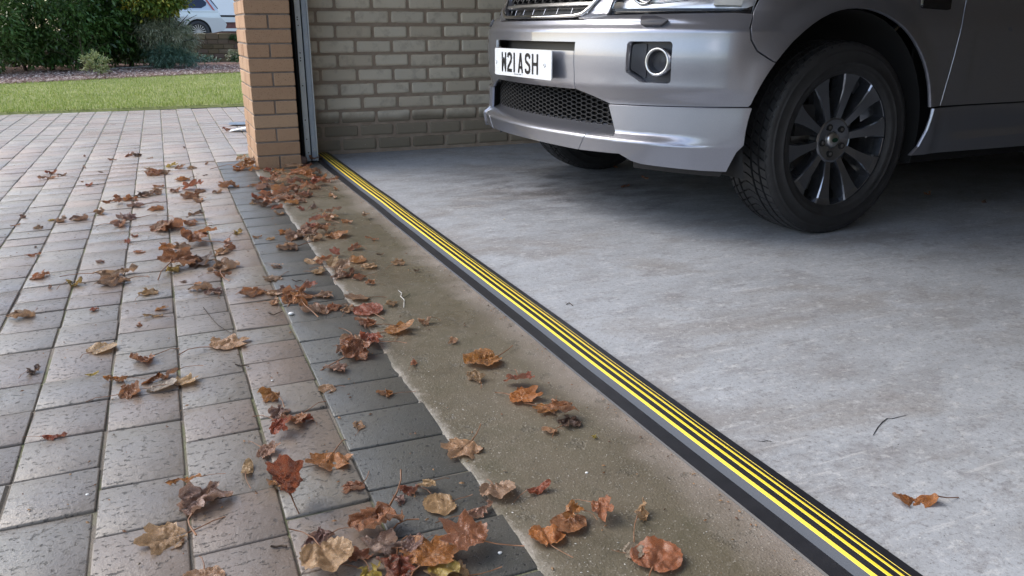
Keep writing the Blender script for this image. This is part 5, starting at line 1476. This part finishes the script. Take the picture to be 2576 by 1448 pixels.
while x < 7.6:       # coping course
    if -.2 < x+1 < 3.2:
        me = rounded_box(.262, .34, .125, .01, .005, fr_.randrange(9), 1); me.materials.append(M['farbrick']); a = me.attributes.new('rnd', 'FLOAT', 'FACE'); a.data.foreach_set('value', [fr_.random()]*len(me.polygons))
        link('coping_stone', me, gw, (x, -.05, .58+fr_.uniform(-.006,.006)))
    else: fld.box(x-.13, x+.13, -.22, .12, .517, .64, fr_.random())
    x += .27
tag(fld.build('brick_field', M['farbrick'], gw), kind='stuff')
foliage('wall_plant', [(1.62,19.96,.54,.09,.04,.05)], 250, .05, .015, f_low, 12, [], 'small green weed growing on the old garden wall', None, cl=.04, clump=20)
rd = MB(); rd.box(-60, 60, 20.31, 70, -.06, .34); tag(rd.build('road', M['asphalt']), kind='structure')
pv = MB(); pv.box(-60, 60, 29.5, 31.4, .34, .46); tag(pv.build('pavement', M['joint']), kind='structure')
hs_ = empty('white_house', (4, 33.5, .35), label='white rendered building across the road with a dark red plinth', cat='building')
def hp(name, m, *b): mb = MB(); mb.box(*b); return mb.build(name, m, hs_)
hp('wall', M['render'], -7, 9, 0, 6, .87, 5.2); hp('plinth', M['redband'], -7, 9, .02, 6, .15, .62); hp('sill_band', M['cream'], -7.02, 9.02, -.05, 0.02, .62, .80); hp('base_band', M['cream'], -7.02, 9.02, -.06, .02, .30, .40); hp('foot', M['black'], -7, 9, -.02, .03, 0, .15); hp('shadow_gap', M['hole'], -7, 9, -.004, 5, .80, .87)
for wx in (-5.5, 3.2, 6.2):
    f_ = hp('window', M['render'], wx, wx+1.5, -.04, .0, 1.9, 3.1); mb = MB(); mb.box(wx+.08, wx+1.42, -.05, -.042, 1.98, 3.02); g_ = mb.build('pane', M['glass_dark'], f_)
rfh = MB(); rfh.add([(-7.4,-.5,5.2),(9.4,-.5,5.2),(9.4,3,7.6),(-7.4,3,7.6),(-7.4,6.5,5.2),(9.4,6.5,5.2)], [(0,1,2,3),(3,2,5,4)]); rfh.build('roof', M['terracotta'], hs_)
# distant silver estate car, seen from the side, tail towards the pillar
ec = empty('silver_estate_car', (2.02, 27.3, .345), 0, 'silver estate car standing on the road beyond the garden wall, tail to the right', 'car')
def ext(name, pts, y0, y1, m, parent=ec, tum=0.):
    n = len(pts); vs_ = [(x, y0+tum*max(0, z-.85), z) for x, z in pts]+[(x, y1-tum*max(0, z-.85), z) for x, z in pts]
    o = mesh_obj(name, vs_, [tuple(range(n)), tuple(range(n, 2*n))[::-1]]+[(i, (i+1) % n, n+(i+1) % n, n+i)[::-1] for i in range(n)], m, parent)
    return o
wcx, wcz, wr = -.80, .315, .36
def arcp(c, r, n=12): return [(c+r*math.cos(PI-PI*i/n+0), wcz+r*math.sin(PI-PI*i/n)) for i in range(n+1)]
# body outline counted from the rear bumper (x = 0) forwards (negative x)
ol = [(-4.42,.30),(-3.93,.26)]+arcp(-3.52, wr)+[(-3.1,.24),(-1.22,.24)]+arcp(wcx, wr)+[(-.42,.27),(-.10,.33),(-.02,.42),(.02,.52),(-.02,.60),(-.12,.70),(-.20,.92),(-.34,1.16),(-.55,1.38),(-.75,1.44),(-2.2,1.47),(-2.6,1.42),(-3.2,1.02),(-4.15,.86),(-4.40,.70),(-4.45,.45)]
bm = bmesh.new(); n = len(ol)
secs = []
for yy, ins in ((.0,.0),(.02,.02),(.10,.035),(.87,.06),(1.64,.035),(1.72,.02),(1.74,.0)):
    secs.append([(x, yy+(0.30*max(0, z-.88)*(1 if yy < .87 else -1) if yy not in (.87,) else 0), z+(ins*.6 if z > .8 else 0)) for x, z in ol])
vs_ = [p for s in secs for p in s]; fs = []
for i in range(len(secs)-1):
    for j in range(n): a = i*n+j; b = i*n+(j+1) % n; fs.append((a, b, b+n, a+n))
from mathutils.geometry import tessellate_polygon as tp_
t_ = tp_([[Vector((x, z, 0)) for x, z in ol]]); fs += [tuple(t) for t in t_]; fs += [tuple(len(vs_)-n+i for i in t) for t in t_]
mesh_obj('body', vs_, fs, M['silver'], ec)
def on_side(x, z, d=-.006): return (x, .30*max(0, z-.88)+d, z)
def sidepoly(name, pts, m, parent=ec, d=-.006):
    P = [on_side(x, z, d) for x, z in pts]; return mesh_obj(name, P+[(a, b+.004, c_) for a, b, c_ in P], [tuple(range(len(P)))], m, parent)
sidepoly('rear_side_window', [(-1.42,.98),(-.66,.98),(-.52,1.06),(-.50,1.14),(-.66,1.30),(-1.42,1.36)], M['glass_dark'])
sidepoly('rear_door_window', [(-2.2,.96),(-1.50,.97),(-1.50,1.36),(-2.2,1.39)], M['glass_dark']); sidepoly('front_door_window', [(-3.05,.98),(-2.28,.96),(-2.28,1.39),(-2.6,1.36)], M['glass_dark'])
sidepoly('tail_lamp', [(-.34,.93),(-.28,.91),(-.55,1.35),(-.60,1.35)], M['red'], d=-.035)
sidepoly('rear_window_glass', [(-.21,.96),(-.18,.96),(-.46,1.38),(-.50,1.38)], M['glass_dark'], d=-.009)
sidepoly('door_seam', [(-2.24,.30),(-2.225,.30),(-2.225,.95),(-2.24,.95)], M['hole'], d=-.004); sidepoly('shoulder_line', [(-3.1,.872),(-.2,.868),(-.2,.874),(-3.1,.878)], M['hole'], d=-.004)
for k, (xx, yy, rz) in enumerate(((wcx, .09, 0), (-3.52, .09, 0), (wcx, 1.65, PI), (-3.52, 1.65, PI))):
    w = empty('wheel', (xx, yy, wcz)); w.parent = ec; w.rotation_euler = (0, 0, rz)
    mb = MB(); n = 32
    for (pf_, m_, nm) in (([(.20,-.085),(.25,-.10),(.30,-.085),(.315,-.05),(.315,.10)], M['tyre'], 'tyre'), ([(.205,-.075),(.20,-.05),(.18,.02)], M['satin'], 'rim')):
        vs_ = []; fs = []; kk = len(pf_)
        for i in range(n):
            a = 2*PI*i/n
            for r_, y_ in pf_: vs_.append((r_*math.cos(a), y_, r_*math.sin(a)))
        for i in range(n):
            for j in range(kk-1): fs.append((i*kk+j, ((i+1) % n)*kk+j, ((i+1) % n)*kk+j+1, i*kk+j+1))
        if nm == 'rim':
            sp_ = MB(); sp_.add(vs_, fs)
            for q in range(16):
                a = 2*PI*q/16; ca, sa = math.cos(a), math.sin(a)
                sp_.add([(.04*ca-.008*sa*-1, -.075, .04*sa-.008*ca), (.04*ca-.008*sa, -.075, .04*sa+.008*ca), (.2*ca-.016*sa, -.08, .2*sa+.016*ca), (.2*ca+.016*sa, -.08, .2*sa-.016*ca)], [(0,1,2,3)])
            sp_.add([(.05*math.cos(2*PI*i/12), -.082, .05*math.sin(2*PI*i/12)) for i in range(12)], [tuple(range(12))]); sp_.build('rim', M['satin'], w)
            dk = MB(); dk.add([(.2*math.cos(2*PI*i/24), -.03, .2*math.sin(2*PI*i/24)) for i in range(24)], [tuple(range(24))]); dk.build('brake_disc', M['hole'], w)
        else: mesh_obj(nm, vs_, fs, m_, w, True)
    if k > 0: pass
well = MB(); well.box(-1.15, -.45, .06, 1.66, .30, .66); well.box(-3.87, -3.17, .06, 1.66, .30, .66); well.build('wheel_wells', M['hole'], ec)
print('objects', len(bpy.data.objects), 'leaves', len(entries))
